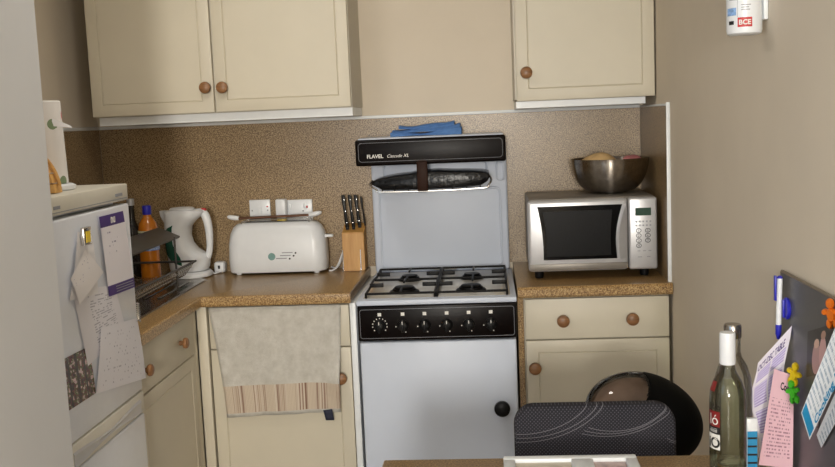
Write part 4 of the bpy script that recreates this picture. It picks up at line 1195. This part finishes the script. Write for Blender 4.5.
def figure(mat, y, z, s, label, base=None, tilt=0.0):
    """little flat figure magnet: head, body, arms, legs in one moulded piece"""
    bm = new()
    P = base if base else bd(y, z, 0.001)
    def disc(a, b, ra, rb, th):
        ca, sa = math.cos(tilt), math.sin(tilt)
        rings = []
        for k, (f, d) in enumerate(((1.0, 0.0), (1.0, th * 0.5), (0.75, th), (0.1, th * 1.05))):
            ring = []
            for q in range(14):
                t_ = 2 * PI * q / 14
                aa, bb = a + ra * f * math.cos(t_), b + rb * f * math.sin(t_)
                aa, bb = aa * ca - bb * sa, aa * sa + bb * ca
                ring.append((P[0] - d * 0.6 + aa * 0.45, P[1] - aa * 0.89 - d * 0.8, P[2] + bb))
            rings.append(ring)
        loft(bm, rings)
    disc(0, 0.021 * s, 0.010 * s, 0.010 * s, 0.009)
    disc(0, 0.0, 0.011 * s, 0.014 * s, 0.011)
    disc(-0.014 * s, 0.006 * s, 0.009 * s, 0.006 * s, 0.009); disc(0.014 * s, 0.006 * s, 0.009 * s, 0.006 * s, 0.009)
    disc(-0.008 * s, -0.016 * s, 0.007 * s, 0.010 * s, 0.009); disc(0.008 * s, -0.016 * s, 0.007 * s, 0.010 * s, 0.009)
    return tag(obj('figure_magnet', bm, mat), label, 'magnet', 'figure magnets on the notice board')
figure('yellow', 0, 0, 0.85, 'yellow figure magnet holding the pink notice', base=(0.581, -1.963, 0.955), tilt=-0.2)
figure('green', 0, 0, 0.80, 'green figure magnet just below the yellow one', base=(0.577, -1.972, 0.922), tilt=0.3)
figure('orange', -2.125, 1.107, 0.95, 'orange figure magnet above the photograph of two people', tilt=0.2)

pe = thing('marker_pen', 'white marker pen with blue cap clipped to the board edge', 'pen', (0.580, -1.862, 1.0))
pa, pb = Vector((0.5795, -1.862, 1.003)), Vector((0.5825, -1.862, 1.131))
def pl(s): return pa + (pb - pa) * s
obj('barrel', tube(new(), [pl(0.22), pl(0.5), pl(0.98)], 0.0055, 14), 'white_plastic', pe)
obj('cap', tube(new(), [pl(0.0), pl(0.04), pl(0.08), pl(0.22), pl(0.235)], [0.003, 0.004, 0.0058, 0.0062, 0.0060], 14), 'blue', pe, 'blue cap')
obj('end_plug', tube(new(), [pl(0.98), pl(1.0), pl(1.02)], [0.0056, 0.0056, 0.003], 14), 'blue', pe)
obj('clip', bx(0.5715, 0.5755, -1.866, -1.857, 1.083, 1.134, bev=0.001), 'blue', pe)
t = thing('round_magnet', 'blue round magnet on the board behind the pen', 'magnet', bd(-1.868, 1.05))
bm = new()
p = bd(-1.872, 1.068)
bm2 = lathe(bm, [(0.022, 0.0), (0.0225, 0.004), (0.020, 0.007), (0.004, 0.008)], (p[0], p[1], p[2]), 24, '-X')
obj('disc', bm, 'blue', t)
obj('rib', bx(p[0] - 0.011, p[0] - 0.0065, p[1] - 0.004, p[1] + 0.004, p[2] - 0.018, p[2] + 0.018, bev=0.001), 'blue', t)

# ------------------------------------------------------------------ chair with the helmet behind it
ch = thing('dining_chair', 'charcoal dotted fabric chair tucked under the table', 'chair', (0.228, -1.8, 0))
CHX = 0.228
bm = new()
rings = []
outline = rrect(0.374, 0.40, 0.045, 7)
for d_, f in ((0.0, 0.93), (0.004, 0.975), (0.012, 1.0), (0.034, 1.0), (0.042, 0.975), (0.046, 0.93)):
    rings.append([(CHX + a * (1 - (1 - f) * 0.5), -1.645 + d_ + 0.10 * (b + 0.2) * 0.35 + 0.02 * (a / 0.187) ** 2 * -1 + 0.01, 0.600 + b * (1 - (1 - f) * 0.5)) for a, b in outline])
loft(bm, rings)
obj('backrest', bm, 'chaircloth', ch, 'charcoal backrest with pale dots and arcs')
rings = []
for z, f in ((0.43, 0.92), (0.435, 0.98), (0.45, 1.0), (0.475, 0.99), (0.485, 0.94)):
    rings.append([(CHX + a * f, -1.86 + b * f, z) for a, b in rrect(0.41, 0.40, 0.06, 6)])
obj('seat', loft(new(), rings), 'chaircloth', ch)
for sx in (-1, 1):
    obj('leg', tube(new(), [(CHX + sx * 0.17, -2.03, 0.43), (CHX + sx * 0.185, -2.05, 0.0)], 0.011, 10), 'black', ch)
    obj('leg', tube(new(), smooth_path([(CHX + sx * 0.15, -1.60, 0.62), (CHX + sx * 0.16, -1.63, 0.45), (CHX + sx * 0.18, -1.60, 0.0)], 5), 0.011, 10), 'black', ch)
bm = new()
tube(bm, [(CHX - 0.17, -1.68, 0.42), (CHX + 0.17, -1.68, 0.42)], 0.01)
tube(bm, [(CHX - 0.172, -2.02, 0.42), (CHX + 0.172, -2.02, 0.42)], 0.01)
obj('seat_rail', bm, 'black', ch)

HX, HY, HZ = 0.388, -1.30, 0.655           # helmet centre
so = thing('stool', 'low wooden stool behind the chair under the helmet', 'stool', (0.36, -1.30, 0))
obj('seat', lathe(new(), [(0.10, 0.500), (0.125, 0.503), (0.128, 0.515), (0.122, 0.528), (0.02, 0.5295)], (0.36, -1.30, 0), 32), 'blockwood', so)
for k in range(4):
    a = math.radians(45 + 90 * k)
    obj('leg', tube(new(), [(0.36 + 0.08 * math.cos(a), -1.30 + 0.08 * math.sin(a), 0.4995), (0.36 + 0.12 * math.cos(a), -1.30 + 0.12 * math.sin(a), 0.0)], 0.013, 10), 'blockwood', so)

he = thing('crash_helmet', 'matt black crash helmet with smoked visor behind the chair', 'helmet', (HX, HY, 0.55))
def hel(az, el, k=1.0):
    """az: 0 = forward (-X); el from -1 (rim) to +1 (crown)"""
    th = el * PI / 2
    ca, sa = math.cos(th), math.sin(th)
    fx = math.cos(az) * ca; fy = math.sin(az) * ca; fz = sa
    rx = 0.158 if fx > 0 else 0.165
    x = -fx * rx * k; y = -fy * 0.122 * k; z = fz * (0.122 if fz > 0 else 0.125) * k
    # tip the helmet backwards so the rim drops at the rear
    t_ = math.radians(24)
    return Vector((HX + x * math.cos(t_) + z * math.sin(t_), HY + y, HZ + 0.012 - x * math.sin(t_) * 0.9 + z * math.cos(t_)))
NA, NE = 160, 64
EL0 = -0.52
def in_visor(az, el):
    a = abs((az + PI) % (2 * PI) - PI)
    return (a / 1.30) ** 3 + (abs(el - 0.20) / 0.62) ** 4 < 1
def helm_mesh(test, k):
    bm = new()
    V = {}
    def gv(i, j):
        i %= NA
        if j == NE: i = 0
        if (i, j) not in V:
            V[(i, j)] = bm.verts.new(hel(2 * PI * i / NA, EL0 + (1 - EL0) * j / NE, k))
        return V[(i, j)]
    for i in range(NA):
        for j in range(NE):
            az, el = 2 * PI * (i + 0.5) / NA, EL0 + (1 - EL0) * (j + 0.5) / NE
            if test(az, el):
                vs_ = [gv(i, j), gv(i + 1, j), gv(i + 1, j + 1), gv(i, j + 1)]
                u_ = []
                for q in vs_:
                    if q not in u_: u_.append(q)
                bm.faces.new(u_)
    return bm
o = obj('shell', helm_mesh(lambda a, e: not in_visor(a, e), 1.0), 'helmet', he)
md = o.modifiers.new('thickness', 'SOLIDIFY'); md.thickness = 0.012; md.offset = -1
o = obj('visor', helm_mesh(lambda a, e: in_visor(a * 1.0, e), 0.996), 'visor', he, 'smoked see-through visor')
obj('liner', helm_mesh(lambda a, e: True, 0.86), 'liner', he)
obj('rim', tube(new(), [hel(2 * PI * i / NA, EL0, 1.0) for i in range(0, NA, 4)], 0.007, 8, True), 'helmet_edge', he)
mnz = min((bpy.data.objects[x.name].matrix_basis @ v.co).z + ORIGIN[x.name].z for x in he.children if x.type == 'MESH' for v in x.data.vertices)
he.location.z += 0.5305 - mnz

# ------------------------------------------------------------------ canister on the right wall
dc = (0.560, -1.680, 1.630)
t = thing('wall_canister', 'white printed canister fixed high on the right wall', 'canister', dc)
obj('body', lathe(new(), [(0.030, 0.0), (0.0355, 0.003), (0.0370, 0.010), (0.0370, 0.30), (0.030, 0.325), (0.016, 0.34), (0.016, 0.36)], dc, 36), 'white_plastic', t)
obj('bracket', bx(dc[0] + 0.036, XR - 0.0005, dc[1] - 0.02, dc[1] + 0.02, 1.66, 1.90, bev=0.002), 'trim', t)
ad = math.atan2(-3.85 - dc[1], -dc[0])
def dpatch(name, mat, a0, a1, z0, z1, r=0.0373, lab=None):
    return obj(name, sheet(new(), cyl(dc, r, ad + a0 / 0.037, ad + a1 / 0.037, z0, z1), 12, 2), mat, t, lab)
dpatch('red_panel', 'red', -0.0135, 0.0165, 0.015, 0.035)
obj('lettering', text_bm('BCE', 0.0145, on_bottle(dc, 0.0377, ad + 0.0015 / 0.037, 0.0200), 'CENTER', bold=0.0004), 'white_print', t, 'white capital letters on red')
dpatch('blue_panel', 'pale_blue', -0.042, -0.0165, 0.040, 0.056)
dpatch('black_mark', 'black_print', -0.036, -0.022, 0.021, 0.029)
dpatch('divider_line', 'grey_print', -0.0142, -0.0134, 0.036, 0.12)
for i, (a0, a1, z) in enumerate(((-0.006, 0.014, 0.060), (-0.006, 0.010, 0.055), (-0.006, 0.012, 0.050), (-0.006, 0.018, 0.082), (-0.006, 0.012, 0.087), (-0.034, -0.014, 0.072), (-0.034, -0.016, 0.078))):
    dpatch('print_line', 'grey_print', a0, a1, z, z + 0.0018)
